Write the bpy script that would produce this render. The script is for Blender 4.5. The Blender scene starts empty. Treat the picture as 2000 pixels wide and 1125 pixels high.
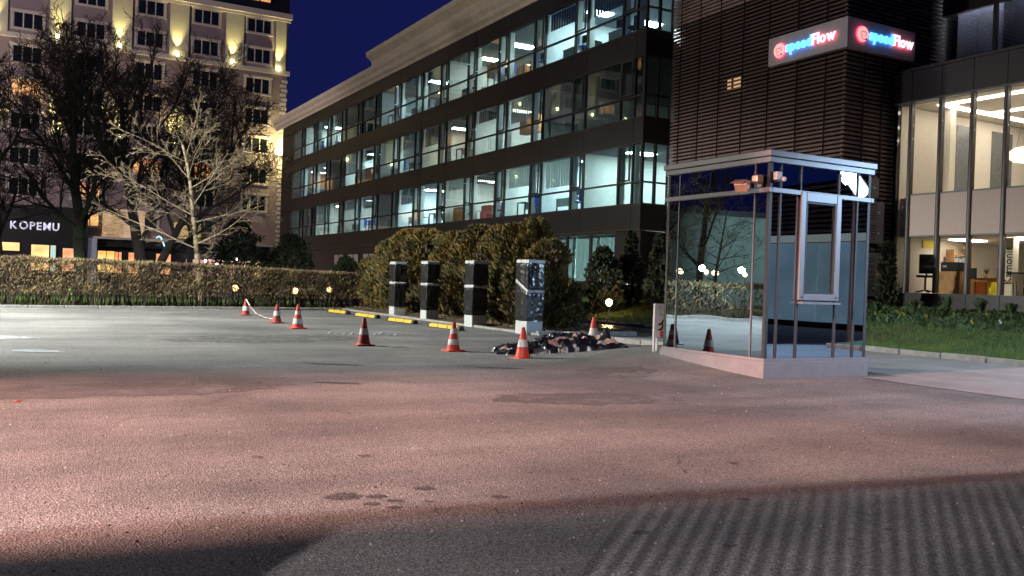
import bpy, bmesh, math, random
from mathutils import Vector, Matrix, noise
R = math.radians
SC = bpy.context.scene
COL = SC.collection
random.seed(7)

# ------------------------------------------------------------------ camera, world, lamps, exposure
CAMH = 1.25
AL = R(29.1)
F0 = Vector((math.sin(AL), math.cos(AL), 0)); R0 = Vector((math.cos(AL), -math.sin(AL), 0)); Z = Vector((0, 0, 1))
PIT = 8.7 / 1760; RHO = R(1.977)
FW = F0 * math.cos(PIT) - Z * math.sin(PIT); U0 = F0 * math.sin(PIT) + Z * math.cos(PIT)
CR = R0 * math.cos(RHO) + U0 * math.sin(RHO); CU = U0 * math.cos(RHO) - R0 * math.sin(RHO)
cam = bpy.data.cameras.new('camera'); cam.sensor_width = 36; cam.lens = 1760 / 2000 * 36
cam.clip_end = 2000; cam.clip_start = 0.05
camo = bpy.data.objects.new('camera', cam); COL.objects.link(camo)
m = Matrix((CR, CU, -FW)).transposed().to_4x4(); m.translation = (0, 0, CAMH); camo.matrix_world = m
SC.camera = camo

w = bpy.data.worlds.new('World'); SC.world = w; w.use_nodes = True
nt = w.node_tree
sky = nt.nodes.new('ShaderNodeTexSky'); sky.sky_type = 'NISHITA'; sky.sun_disc = False
sky.sun_elevation = R(-1.0); sky.sun_rotation = R(100); sky.air_density = 1.0; sky.ozone_density = 6.0
tint = nt.nodes.new('ShaderNodeMix'); tint.data_type = 'RGBA'; tint.blend_type = 'MULTIPLY'
tint.inputs['Factor'].default_value = 1; tint.inputs[7].default_value = (2.4, 1.05, 1.6, 1)
nt.links.new(sky.outputs[0], tint.inputs[6])
navy = nt.nodes.new('ShaderNodeMix'); navy.data_type = 'RGBA'; navy.inputs['Factor'].default_value = .72   # even night blue over the twilight gradient
navy.inputs[7].default_value = (.046, .062, .46, 1); nt.links.new(tint.outputs[2], navy.inputs[6])
nt.links.new(navy.outputs[2], nt.nodes['Background'].inputs[0])
nt.nodes['Background'].inputs[1].default_value = 0.15

def lamp(name, kind, loc, power, color, radius=0.15, target=None, angle=150, blend=0.5):
    l = bpy.data.lights.new(name, kind); l.energy = power; l.color = color
    if kind in ('POINT', 'SPOT'): l.shadow_soft_size = radius
    if kind == 'SPOT': l.spot_size = R(angle); l.spot_blend = blend
    o = bpy.data.objects.new(name, l); COL.objects.link(o); o.location = loc
    if target is not None:
        o.rotation_euler = (Vector(target) - Vector(loc)).to_track_quat('-Z', 'Y').to_euler()
    return o

LAMP_L = Vector((-6.0, 26.2, 9.2))          # street lamp left of the frame
lamp('street_lamp_light', 'SPOT', LAMP_L - Vector((0, 0, .1)), 30000, (0.97, 1.0, 0.93), .12, LAMP_L + Vector((4.0, 1.5, -8)), 128, .25)
lamp('street_lamp_spill', 'POINT', LAMP_L - Vector((0, 0, .1)), 4200, (1.0, 0.96, 0.82), .12)
lamp('hotel_fill_light', 'SPOT', Vector((-24, 64, 12)), 25000, (1.0, 0.84, 0.88), .2, Vector((6, 92, 13)), 92, .6)  # fill added to brighten the hotel front, has no lamp post
lamp('cornice_fill_light', 'POINT', Vector((-24, 64, 12)), 9000, (1.0, 0.86, 0.80), .2)  # weaker fill added to lift the office cornice
LAMP_P = Vector((-17.0, 6.0, 8.5))           # pinkish flood lamp behind and left of the photographer, under an added light stop
lamp('flood_light', 'SPOT', LAMP_P, 94000, (1.0, 0.52, 0.43), .22, Vector((5, 7, 0)), 120, .3)
PA = F0 * math.cos(R(21.7)) + R0 * math.sin(R(21.7))
LAMP_B = -11.5 * PA + Vector((0, 0, 7.6))     # weaker lamp straight behind, shining through a railing
lamp('yard_light', 'SPOT', LAMP_B, 21000, (1.0, .88, .88), .06, LAMP_B + PA * 9.5 + Vector((0, 0, -8.2)), 60, .3)
LAMP_R = Vector((17.6, 3.85, 4.18))          # white-blue lamp right of the frame
lamp('led_light', 'SPOT', LAMP_R - Vector((0, 0, .12)), 4200, (0.46, 0.70, 1.0), .12, LAMP_R + Vector((-2, 4, -5)), 104, .25)

SC.view_settings.view_transform = 'Standard'; SC.view_settings.look = 'None'
SC.view_settings.exposure = 0; SC.view_settings.gamma = 1; SC.view_settings.use_curve_mapping = False
try:
    SC.cycles.max_bounces = 8; SC.cycles.transparent_max_bounces = 24; SC.cycles.glossy_bounces = 4
    SC.cycles.diffuse_bounces = 2; SC.cycles.sample_clamp_indirect = 4; SC.cycles.caustics_reflective = False
    SC.cycles.use_light_tree = True; SC.cycles.use_denoising = True
except Exception: pass

# ------------------------------------------------------------------ materials
MATS = {}
def nodes(name):
    mt = bpy.data.materials.new(name); mt.use_nodes = True; n = mt.node_tree
    return mt, n, n.nodes['Principled BSDF']
def pm(name, col, rough=.6, metal=0., var=.18, scale=6., bump=0., bscale=60., col2=None, emit=None, es=0., spec=.5, detail=5):
    if name in MATS: return MATS[name]
    mt, n, b = nodes(name)
    tc = n.nodes.new('ShaderNodeTexCoord'); nz = n.nodes.new('ShaderNodeTexNoise')
    nz.inputs['Scale'].default_value = scale; nz.inputs['Detail'].default_value = detail; nz.inputs['Roughness'].default_value = .62
    n.links.new(tc.outputs['Object'], nz.inputs['Vector'])
    cr = n.nodes.new('ShaderNodeValToRGB')
    c2 = col2 if col2 else tuple(min(1, c * (1 + var)) for c in col)
    c1 = col if col2 else tuple(c * (1 - var) for c in col)
    cr.color_ramp.elements[0].color = (*c1, 1); cr.color_ramp.elements[1].color = (*c2, 1)
    cr.color_ramp.elements[0].position = .33; cr.color_ramp.elements[1].position = .67
    n.links.new(nz.outputs['Fac'], cr.inputs['Fac']); n.links.new(cr.outputs['Color'], b.inputs['Base Color'])
    b.inputs['Roughness'].default_value = rough; b.inputs['Metallic'].default_value = metal
    b.inputs['Specular IOR Level'].default_value = spec
    if bump:
        bz = n.nodes.new('ShaderNodeTexNoise'); bz.inputs['Scale'].default_value = bscale; bz.inputs['Detail'].default_value = 4
        n.links.new(tc.outputs['Object'], bz.inputs['Vector'])
        bp = n.nodes.new('ShaderNodeBump'); bp.inputs['Strength'].default_value = bump; bp.inputs['Distance'].default_value = .02
        n.links.new(bz.outputs['Fac'], bp.inputs['Height']); n.links.new(bp.outputs['Normal'], b.inputs['Normal'])
    if emit:
        b.inputs['Emission Color'].default_value = (*emit, 1); b.inputs['Emission Strength'].default_value = es
    MATS[name] = mt; return mt
def em(name, col, s, col2=None, scale=3., lo=.35, hi=.65):
    if name in MATS: return MATS[name]
    mt, n, b = nodes(name)
    b.inputs['Base Color'].default_value = (.3, .3, .3, 1)
    b.inputs['Emission Strength'].default_value = s
    if col2:
        tc = n.nodes.new('ShaderNodeTexCoord'); nz = n.nodes.new('ShaderNodeTexNoise'); nz.inputs['Scale'].default_value = scale
        nz.inputs['Detail'].default_value = 3
        cr = n.nodes.new('ShaderNodeValToRGB'); cr.color_ramp.elements[0].color = (*col, 1); cr.color_ramp.elements[1].color = (*col2, 1)
        cr.color_ramp.elements[0].position = lo; cr.color_ramp.elements[1].position = hi
        n.links.new(tc.outputs['Object'], nz.inputs['Vector']); n.links.new(nz.outputs['Fac'], cr.inputs['Fac'])
        n.links.new(cr.outputs['Color'], b.inputs['Emission Color'])
    else: b.inputs['Emission Color'].default_value = (*col, 1)
    MATS[name] = mt; return mt
def glass(name, tint, refl, rc=(1, 1, 1), fres=1.35, wav=0., wscale=.6):
    mt = bpy.data.materials.new(name); mt.use_nodes = True; n = mt.node_tree; n.nodes.clear()
    out = n.nodes.new('ShaderNodeOutputMaterial'); mx = n.nodes.new('ShaderNodeMixShader')
    tr = n.nodes.new('ShaderNodeBsdfTransparent'); gl = n.nodes.new('ShaderNodeBsdfGlossy')
    tr.inputs[0].default_value = (*tint, 1); gl.inputs[0].default_value = (*rc, 1); gl.inputs['Roughness'].default_value = .0
    fr = n.nodes.new('ShaderNodeLayerWeight')                      # Schlick reflectance, same from both sides
    f0 = ((fres - 1) / (fres + 1)) ** 2 + refl
    pw = n.nodes.new('ShaderNodeMath'); pw.operation = 'POWER'; pw.inputs[1].default_value = 5
    n.links.new(fr.outputs['Facing'], pw.inputs[0])
    ma = n.nodes.new('ShaderNodeMath'); ma.operation = 'MULTIPLY_ADD'; ma.use_clamp = True; ma.inputs[1].default_value = 1 - f0; ma.inputs[2].default_value = f0
    n.links.new(pw.outputs[0], ma.inputs[0]); n.links.new(ma.outputs[0], mx.inputs[0])
    n.links.new(tr.outputs[0], mx.inputs[1]); n.links.new(gl.outputs[0], mx.inputs[2]); n.links.new(mx.outputs[0], out.inputs[0])
    if wav:
        tc = n.nodes.new('ShaderNodeTexCoord'); nz = n.nodes.new('ShaderNodeTexNoise'); nz.inputs['Scale'].default_value = wscale
        nz.inputs['Detail'].default_value = 1
        n.links.new(tc.outputs['Object'], nz.inputs['Vector'])
        bp = n.nodes.new('ShaderNodeBump'); bp.inputs['Strength'].default_value = wav; bp.inputs['Distance'].default_value = .05
        n.links.new(nz.outputs['Fac'], bp.inputs['Height']); n.links.new(bp.outputs['Normal'], gl.inputs['Normal'])
        n.links.new(bp.outputs['Normal'], fr.inputs['Normal'])
    MATS[name] = mt; return mt

def asphalt_mat():
    mt, n, b = nodes('asphalt')
    tc = n.nodes.new('ShaderNodeTexCoord')
    def noi(s, d=5, r=.6):
        z = n.nodes.new('ShaderNodeTexNoise'); z.inputs['Scale'].default_value = s; z.inputs['Detail'].default_value = d
        z.inputs['Roughness'].default_value = r; n.links.new(tc.outputs['Object'], z.inputs['Vector']); return z
    def ramp(src, a, bb, p0, p1):
        r = n.nodes.new('ShaderNodeValToRGB'); r.color_ramp.elements[0].color = (*a, 1); r.color_ramp.elements[1].color = (*bb, 1)
        r.color_ramp.elements[0].position = p0; r.color_ramp.elements[1].position = p1
        n.links.new(src, r.inputs['Fac']); return r
    def mul(x, y, f=1.0):
        q = n.nodes.new('ShaderNodeMix'); q.data_type = 'RGBA'; q.blend_type = 'MULTIPLY'; q.inputs['Factor'].default_value = f
        n.links.new(x, q.inputs[6]); n.links.new(y, q.inputs[7]); return q.outputs[2]
    v = n.nodes.new('ShaderNodeTexVoronoi'); v.inputs['Scale'].default_value = 130; n.links.new(tc.outputs['Object'], v.inputs['Vector'])
    stone = ramp(v.outputs['Color'], (.075, .075, .073), (.285, .28, .27), .15, .85)
    fine = ramp(noi(45, 4).outputs['Fac'], (.6, .6, .6), (1.25, 1.25, 1.25), .35, .68)
    big = ramp(noi(.35, 6, .65).outputs['Fac'], (.60, .60, .62), (1.15, 1.13, 1.1), .36, .62)
    mp = n.nodes.new('ShaderNodeMapping'); mp.inputs['Rotation'].default_value = (0, 0, R(-24)); mp.inputs['Scale'].default_value = (.16, 1.1, 1)
    n.links.new(tc.outputs['Object'], mp.inputs['Vector'])
    st = n.nodes.new('ShaderNodeTexNoise'); st.inputs['Scale'].default_value = .8; st.inputs['Detail'].default_value = 6; st.inputs['Roughness'].default_value = .6
    n.links.new(mp.outputs[0], st.inputs['Vector'])
    streak = ramp(st.outputs['Fac'], (.76, .76, .77), (1.12, 1.11, 1.1), .38, .62)
    c = mul(mul(mul(stone.outputs[0], fine.outputs[0]), big.outputs[0]), streak.outputs[0])
    n.links.new(c, b.inputs['Base Color'])
    rr = n.nodes.new('ShaderNodeMapRange'); rr.inputs[3].default_value = .58; rr.inputs[4].default_value = .85
    n.links.new(big.outputs[0], rr.inputs[0]); n.links.new(rr.outputs[0], b.inputs['Roughness'])
    b.inputs['Specular IOR Level'].default_value = .35
    bp = n.nodes.new('ShaderNodeBump'); bp.inputs['Strength'].default_value = .85; bp.inputs['Distance'].default_value = .006
    v2 = n.nodes.new('ShaderNodeTexVoronoi'); v2.inputs['Scale'].default_value = 95; n.links.new(tc.outputs['Object'], v2.inputs['Vector'])
    n.links.new(v2.outputs['Distance'], bp.inputs['Height']); n.links.new(bp.outputs['Normal'], b.inputs['Normal'])
    MATS['asphalt'] = mt; return mt

M_ASPH = asphalt_mat()
M_SOIL = pm('soil', (.06, .042, .025), .95, var=.5, scale=4, bump=.8, bscale=25)
M_GRASSG = pm('grass_ground', (.035, .055, .012), .95, var=.4, scale=3, bump=.8, bscale=40)
M_PATH = pm('path_concrete', (.24, .225, .21), .62, var=.2, scale=1.4, bump=.35, bscale=70)
M_WET = pm('wet_paving', (.07, .065, .06), .22, var=.3, scale=1.2, bump=.12, bscale=12)
M_KERB = pm('kerb_concrete', (.26, .25, .23), .8, var=.25, scale=5, bump=.5, bscale=50)
M_DARK = pm('dark_metal', (.030, .023, .020), .42, .0, var=.12, scale=2)
M_DARKP = pm('dark_cladding', (.014, .0112, .0105), .5, .0, var=.16, scale=.9, spec=.3)
M_PURP = pm('plum_cladding', (.017, .012, .015), .38, .0, var=.14, scale=.9)
M_FRAME = pm('black_frame', (.010, .010, .011), .6, var=.1)
M_LOUV = pm('louvre_metal', (.30, .205, .18), .45, .2, var=.25, scale=3)
M_BACK = pm('black_backing', (.006, .005, .005), .9)
M_WHITEW = pm('white_wall', (.72, .74, .73), .8, var=.05)
M_CEIL = pm('office_ceiling', (.24, .26, .27), .9, var=.06)
M_CARPET = pm('office_carpet', (.16, .17, .18), .95)
M_CREAM = pm('cream_stone', (.62, .54, .43), .75, var=.12, scale=2, bump=.15, bscale=20)
M_CREAMW = pm('cream_wall', (.76, .70, .61), .85, var=.04)
M_SILV = pm('silver_metal', (.145, .145, .155), .45, .2, var=.08, scale=10)
M_PLINTH = pm('plinth_paint', (.135, .13, .14), .55, var=.1, scale=5)
M_BLKPL = pm('black_plastic', (.013, .014, .015), .25, var=.2, bump=.22, bscale=6, spec=.6)
M_TAPE = pm('packing_tape', (.40, .41, .41), .35, var=.12, scale=20, bump=.4, bscale=40)
M_CHG = pm('charger_white', (.42, .43, .42), .5, var=.06)
M_RUB = pm('black_rubber', (.016, .016, .016), .75, var=.2, bump=.3)
M_YEL = pm('yellow_paint', (.52, .34, .035), .45, var=.15, scale=9)
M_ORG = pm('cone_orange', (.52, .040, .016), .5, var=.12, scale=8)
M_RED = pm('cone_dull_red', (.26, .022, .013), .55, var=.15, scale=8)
M_WHT = pm('reflective_white', (.50, .48, .46), .35, var=.08, scale=10)
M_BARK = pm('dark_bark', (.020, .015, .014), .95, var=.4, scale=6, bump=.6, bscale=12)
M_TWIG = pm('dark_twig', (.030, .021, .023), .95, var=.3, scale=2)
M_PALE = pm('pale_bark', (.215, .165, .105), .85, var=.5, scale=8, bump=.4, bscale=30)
M_WOOD = pm('oak_wood', (.46, .25, .11), .5, var=.25, scale=4)
M_BLK = pm('black_fabric', (.014, .014, .016), .8)
M_BLUE = pm('blue_fabric', (.02, .07, .42), .7)
M_GREY = pm('grey_laminate', (.30, .32, .34), .5)
M_GREEN = pm('plant_leaf', (.03, .08, .02), .6, var=.4)
M_HOTEL = pm('hotel_render', (.250, .195, .200), .9, var=.07, scale=.5)
M_HOTELT = pm('hotel_trim', (.50, .44, .40), .8, var=.06)
M_PIL = pm('pilaster_stone', (.46, .42, .33), .85, var=.08, scale=1.)
M_ROOF = pm('slate_roof', (.012, .012, .015), .6)
M_HGL = pm('hotel_glass_dark', (.010, .013, .017), .08, var=.3, scale=2., spec=.6)
M_BLK2 = pm('shop_fascia', (.012, .011, .013), .5)
G_OFF = glass('office_glass', (.80, .90, .90), .05, (.75, .85, .9), 1.38, .02, 1.)
G_POD = glass('podium_glass', (.93, .92, .88), .015, (.9, .9, .9), 1.3)
G_KIO = glass('kiosk_mirror_glass', (.03, .04, .055), .52, (.52, .66, .80), 1.25, .10, .55)
G_KIO2 = glass('kiosk_window_glass', (.30, .34, .36), .34, (.70, .84, .92), 1.25, .05, .6)
G_BACKG = glass('dark_glass', (.5, .52, .56), .06, (.8, .85, .9), 1.45)

# ------------------------------------------------------------------ mesh helpers
class MB:
    def __init__(s): s.v = []; s.f = []; s.mi = []
    def add(s, vs, fs, mi=0):
        o = len(s.v); s.v.extend(vs)
        for f in fs: s.f.append(tuple(i + o for i in f)); s.mi.append(mi)
        return s
    def box(s, x0, y0, z0, x1, y1, z1, mi=0):
        if x0 > x1: x0, x1 = x1, x0
        if y0 > y1: y0, y1 = y1, y0
        if z0 > z1: z0, z1 = z1, z0
        return s.add([(x0,y0,z0),(x1,y0,z0),(x1,y1,z0),(x0,y1,z0),(x0,y0,z1),(x1,y0,z1),(x1,y1,z1),(x0,y1,z1)],
              [(0,3,2,1),(4,5,6,7),(0,1,5,4),(1,2,6,5),(2,3,7,6),(3,0,4,7)], mi)
    def quad(s, a, b, c, d, mi=0): return s.add([tuple(a), tuple(b), tuple(c), tuple(d)], [(0,1,2,3)], mi)
    def tube(s, p0, p1, r0, r1, n=8, mi=0, caps=True):
        p0 = Vector(p0); p1 = Vector(p1); d = p1 - p0
        if d.length < 1e-6: return s
        d.normalize(); a = d.cross(Vector((0, 0, 1)) if abs(d.z) < .9 else Vector((1, 0, 0))).normalized(); b = d.cross(a)
        vs = []
        for p, r in ((p0, r0), (p1, r1)):
            for i in range(n):
                t = 2 * math.pi * i / n; vs.append(tuple(p + a * (r * math.cos(t)) + b * (r * math.sin(t))))
        fs = [(i, n + i, n + (i + 1) % n, (i + 1) % n) for i in range(n)]
        if caps and n > 3: fs += [tuple(range(n)), tuple(range(2 * n - 1, n - 1, -1))]
        return s.add(vs, fs, mi)
    def lathe(s, prof, n=20, c=(0, 0, 0), mi=0):
        vs = []; fs = []
        for r, z in prof:
            for i in range(n):
                t = 2 * math.pi * i / n; vs.append((c[0] + r * math.cos(t), c[1] + r * math.sin(t), c[2] + z))
        k = len(prof)
        for j in range(k - 1):
            for i in range(n): fs.append((j*n+i, j*n+(i+1) % n, (j+1)*n+(i+1) % n, (j+1)*n+i))
        fs.append(tuple(range(n - 1, -1, -1))); fs.append(tuple(range((k-1)*n, k*n)))
        return s.add(vs, fs, mi)
    def prism(s, prof, axis, a0, a1, mi=0):
        # prof: 2D outline (counter clockwise), extruded along axis 0/1
        n = len(prof); vs = []
        for a in (a0, a1):
            for (u, z) in prof: vs.append((a, u, z) if axis == 0 else (u, a, z))
        fs = [(i, (i+1) % n, n + (i+1) % n, n + i) for i in range(n)] + [tuple(range(n - 1, -1, -1)), tuple(range(n, 2*n))]
        return s.add(vs, fs, mi)
    def mesh(s, name, mats, smooth=False):
        me = bpy.data.meshes.new(name); me.from_pydata(s.v, [], s.f)
        for mt in (mats if isinstance(mats, (list, tuple)) else [mats]): me.materials.append(mt)
        if any(s.mi): me.polygons.foreach_set('material_index', s.mi)
        if smooth: me.polygons.foreach_set('use_smooth', [True] * len(me.polygons))
        me.update(); return me
    def build(s, name, mats, parent=None, smooth=False, local=False, bevel=0, **kw):
        if not local:                              # world coordinates: origin moves to the bottom centre
            xs = [v[0] for v in s.v]; ys = [v[1] for v in s.v]; zs = [v[2] for v in s.v]
            c = Vector(((min(xs)+max(xs))/2, (min(ys)+max(ys))/2, min(zs)))
            s.v = [(v[0]-c.x, v[1]-c.y, v[2]-c.z) for v in s.v]
        else: c = Vector((0, 0, 0))
        me = s.mesh(name, mats, smooth)
        return link(name, me, c, parent, local, bevel, **kw)
WP = {}
def link(name, me, loc, parent=None, local=False, bevel=0, **kw):
    o = bpy.data.objects.new(name, me); COL.objects.link(o); loc = Vector(loc)
    if parent is not None:
        o.parent = parent; o.location = loc if local else loc - WP[parent.name]
        WP[o.name] = loc + WP[parent.name] if local else loc
    else: o.location = loc; WP[o.name] = loc
    if bevel:
        b = o.modifiers.new('Bevel', 'BEVEL'); b.width = bevel; b.segments = 2; b.limit_method = 'ANGLE'
    for k, v in kw.items(): o[k] = v
    return o
def thing(name, label, cat, loc=(0, 0, 0), rz=0, group=None):
    o = bpy.data.objects.new(name, None); COL.objects.link(o); o.location = loc; o.rotation_euler = (0, 0, rz)
    o.empty_display_size = .2
    o['label'] = label; o['category'] = cat
    if group: o['group'] = group
    WP[o.name] = Vector(loc); return o
def tag(o, label, cat, group=None):
    o['label'] = label; o['category'] = cat
    if group: o['group'] = group
    return o
def struct(o): o['kind'] = 'structure'; return o
def dup(root, loc, rz=None, label=None):
    def cp(o, par):
        c = o.copy(); COL.objects.link(c); c.parent = par
        WP[c.name] = Vector((0, 0, 0))
        for ch in o.children: cp(ch, c)
        return c
    r = cp(root, None); r.location = loc; WP[r.name] = Vector(loc)
    if rz is not None: r.rotation_euler = (0, 0, rz)
    if label: r['label'] = label
    return r
def sstep(a, b, x):
    t = max(0, min(1, (x - a) / (b - a))); return t * t * (3 - 2 * t)

# ------------------------------------------------------------------ ground
def gz(x, y): return .24 * math.exp(-((x - 10.4) ** 2 + (y - 12.5) ** 2) / 3.9)
def lawn_z(x, y): return .10 + .80 * sstep(17, 23.5, x) + .05 * noise.noise(Vector((x * .5, y * .5, 3)))
def sheet(x0, y0, x1, y1, nx, ny, zf, inside=None):
    b = MB(); vs = []; fs = []
    for j in range(ny + 1):
        for i in range(nx + 1):
            x = x0 + (x1 - x0) * i / nx; y = y0 + (y1 - y0) * j / ny; vs.append((x, y, zf(x, y)))
    for j in range(ny):
        for i in range(nx):
            cx = x0 + (x1 - x0) * (i + .5) / nx; cy = y0 + (y1 - y0) * (j + .5) / ny
            if inside and not inside(cx, cy): continue
            a = j * (nx + 1) + i; fs.append((a, a + 1, a + nx + 2, a + nx + 1))
    return b.add(vs, fs)
gb = MB(); gb.quad((-900, -900, -.12), (900, -900, -.12), (900, 900, -.12), (-900, 900, -.12))
struct(gb.build('ground', M_GRASSG, local=True))
EDGE = 11.28
lot = sheet(-60, -40, EDGE + .9, 38, 60, 60, lambda x, y: -.004)
lot = MB()
for (x0, y0, x1, y1, nx, ny) in ((-60, -40, 5, 38, 20, 20), (5, 5, EDGE, 16, 26, 44), (5, -40, EDGE, 5, 4, 8), (5, 16, EDGE, 38, 4, 8), (EDGE, 9.3, 12.1, 18.9, 4, 38)):
    t = sheet(x0, y0, x1, y1, nx, ny, gz); lot.add(t.v, t.f)
lot_o = struct(lot.build('parking_lot', M_ASPH, smooth=True, local=True)); WP[lot_o.name] = Vector((0, 0, 0))
PTH = MB()
for (x0, y0, x1, y1, nx, ny) in ((EDGE, -40, 16.9, 9.3, 8, 60), (12.1, 9.3, 16.9, 18.9, 16, 36)):
    t = sheet(x0, y0, x1, y1, nx, ny, lambda x, y: gz(x, y) + .006); PTH.add(t.v, t.f)
t = sheet(16.9, -40, 26, 3.95, 6, 30, lambda x, y: .006); PTH.add(t.v, t.f)
struct(PTH.build('path', M_PATH, smooth=True, local=True))
pv = MB(); t = sheet(12.1, 18.9, 17.3, 70, 6, 40, lambda x, y: .012); pv.add(t.v, t.f)
wp = struct(pv.build('wet_path', M_WET, local=True))
sb = MB(); t = sheet(EDGE + .14, 19.0, 14.6, 36, 14, 60, lambda x, y: .03 + .05 * noise.noise(Vector((x * 1.5, y * 1.5, 0))) + .07 * sstep(11.4, 12.4, x)); sb.add(t.v, t.f)
struct(sb.build('soil_bed', M_SOIL, smooth=True, local=True))
lw = MB(); t = sheet(17.05, 4.0, 26, 29.6, 40, 90, lawn_z); lw.add(t.v, t.f)
t = sheet(17.4, 29.6, 22, 80, 10, 60, lawn_z); lw.add(t.v, t.f)
struct(lw.build('lawn', M_GRASSG, smooth=True, local=True))
hl = MB(); t = sheet(-70, 33, 12.05, 88, 40, 30, lambda x, y: .02 + .04 * noise.noise(Vector((x * .2, y * .2, 0))) if y > 34 else .02); hl.add(t.v, t.f)
def hedge_y(x): return 31.45 if x < -.25 else 31.45 + .235 * (x + .25)
for i in range(60):
    x0 = -70 + 82.0 * i / 60; x1 = -70 + 82.0 * (i + 1) / 60
    hl.quad((x0, hedge_y(x0) - .25, .03), (x1, hedge_y(x1) - .25, .03), (x1, 35, .034), (x0, 35, .034))
struct(hl.build('back_lawn', M_GRASSG, local=True))

# kerb stones along the lawn (each a part)
kerb = thing('kerb', 'low concrete kerb of separate stones between the grey path and the right lawn', 'kerb', (16.95, 10, 0))
kb = MB().box(-.06, -.485, -.08, .06, .485, .125).mesh('kerb_stone', M_KERB)
for i in range(46):
    y = 4.5 + i * 1.0
    if y > 28: break
    o = link('kerb_stone', kb, (16.97 + random.uniform(-.012, .012), y, random.uniform(-.02, .012)), kerb, bevel=.012)
    o.rotation_euler = (random.uniform(-.015, .015), random.uniform(-.03, .03), random.uniform(-.012, .012))
edging = thing('kerb', 'pale flush concrete edging along the chargers and the soil bed', 'kerb', (EDGE + .07, 27, 0))
eb = MB().box(-.07, -.49, -.06, .07, .49, .06).mesh('kerb_stone', M_KERB)
for i in range(17): link('kerb_stone', eb, (EDGE + .07, 19.3 + i, random.uniform(-.006, .006)), edging, bevel=.01)
e2 = thing('kerb', 'raised concrete kerb between the black sheeting heap and the wet path', 'kerb', (12.1, 16, 0))
e2b = MB().box(-.06, -.49, -.08, .06, .49, .11).mesh('kerb_stone', M_KERB)
for i in range(7): link('kerb_stone', e2b, (12.1, 13.3 + i, gz(12.1, 13.3 + i)), e2, bevel=.01)
e3 = thing('kerb', 'grey kerb closing the end of the soil bed behind the rightmost charger', 'kerb', (12.0, 18.9, 0))
for i in range(3):
    o = link('kerb_stone', e2b, (EDGE + .5 + i, 18.93, 0), e3, bevel=.01); o.rotation_euler = (0, 0, math.pi / 2)
hk = thing('kerb', 'long low kerb along the foot of the clipped brown hedge', 'kerb', (0, 31.2, 0))
for i in range(32):
    x = -19 + i; y = hedge_y(x) - .32
    o = link('kerb_stone', e2b, (x, y, -.03), hk, bevel=.01); o.rotation_euler = (0, 0, math.pi / 2 + (math.atan(.235) if x > -.5 else 0))
tl = thing('paving', 'paving slabs of the wet path beside the lawn lamp', 'paving', (14.5, 24, .012))
slab = MB().box(-.44, -.44, 0, .44, .44, .022).mesh('paving_slab', M_WET)
for i in range(5):
    for j in range(15):
        if i == 0 and j > 1 and False: continue
        o = link('paving_slab', slab, (12.65 + i * .9 + .1, 19.5 + j * .9, .014 + random.uniform(0, .006)), tl)
        o.rotation_euler = (random.uniform(-.006, .006), random.uniform(-.006, .006), 0)

# marks on the asphalt
M_OIL = pm('oil_film', (.034, .032, .031), .5, var=.3, scale=12)
def fade(mt, scale, lo, hi):
    n = mt.node_tree; b = n.nodes['Principled BSDF']; out = n.nodes['Material Output']
    tc = n.nodes.new('ShaderNodeTexCoord'); nz = n.nodes.new('ShaderNodeTexNoise'); nz.inputs['Scale'].default_value = scale; nz.inputs['Detail'].default_value = 6; nz.inputs['Roughness'].default_value = .7
    cr = n.nodes.new('ShaderNodeValToRGB'); cr.color_ramp.elements[0].position = lo; cr.color_ramp.elements[1].position = hi
    tr = n.nodes.new('ShaderNodeBsdfTransparent'); mx = n.nodes.new('ShaderNodeMixShader')
    n.links.new(tc.outputs['Object'], nz.inputs['Vector']); n.links.new(nz.outputs['Fac'], cr.inputs['Fac']); n.links.new(cr.outputs[0], mx.inputs[0])
    n.links.new(tr.outputs[0], mx.inputs[1]); n.links.new(b.outputs[0], mx.inputs[2]); n.links.new(mx.outputs[0], out.inputs[0])
fade(M_OIL, 26, .36, .66)
M_WHMARK = pm('whitish_mark', (.46, .48, .53), .35, var=.1, scale=6)  # ragged whitish patches with broken edges
fade(M_WHMARK, 3.5, .30, .52)
M_CRACK = pm('tar_crack', (.03, .029, .028), .8)
fade(M_CRACK, 7, .38, .58)
def blob(name, x, y, rx, ry, mt, z=.004, seed=0, rot=0, n=60):
    b = MB(); rnd = random.Random(seed); pts = []
    for i in range(n):
        t = 2 * math.pi * i / n
        k = 1 + .28 * noise.noise(Vector((math.cos(t) * 1.4 + seed, math.sin(t) * 1.4, seed * .7))) + .22 * noise.noise(Vector((math.cos(t) * 4 + seed, math.sin(t) * 4, seed * 1.3))) + rnd.uniform(-.06, .06)
        a = rx * k * math.cos(t); c = ry * k * math.sin(t)
        px = x + a * math.cos(rot) - c * math.sin(rot); py = y + a * math.sin(rot) + c * math.cos(rot)
        pts.append((px, py, gz(px, py) + z))
    b.add(pts, [tuple(range(n))]); return b.build(name, mt, lot_o)
blob('whitish_patch', -.55, 18.3, 1.0, .55, M_WHMARK, .006, 3, -AL); blob('whitish_patch', .35, 15.13, .38, .22, M_WHMARK, .006, 5, -AL)
for k, (x, y, s) in enumerate([(1.70, 4.93, .11), (1.86, 4.86, .06), (1.78, 4.72, .045), (1.93, 4.74, .05), (1.87, 4.6, .04), (2.1, 4.65, .03),
        (2.84, 3.66, .045), (2.52, 4.6, .055), (2.2, 4.95, .06), (3.86, 4.02, .05), (3.2, 4.85, .03), (3.1, 3.3, .04), (4.12, 3.2, .03), (2.2, 6.0, .05), (4.6, 4.9, .05), (1.5, 6.2, .05)]):
    blob('oil_stain', x, y, s, s * .75, M_OIL, .0045 + .0004 * k, k)
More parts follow.
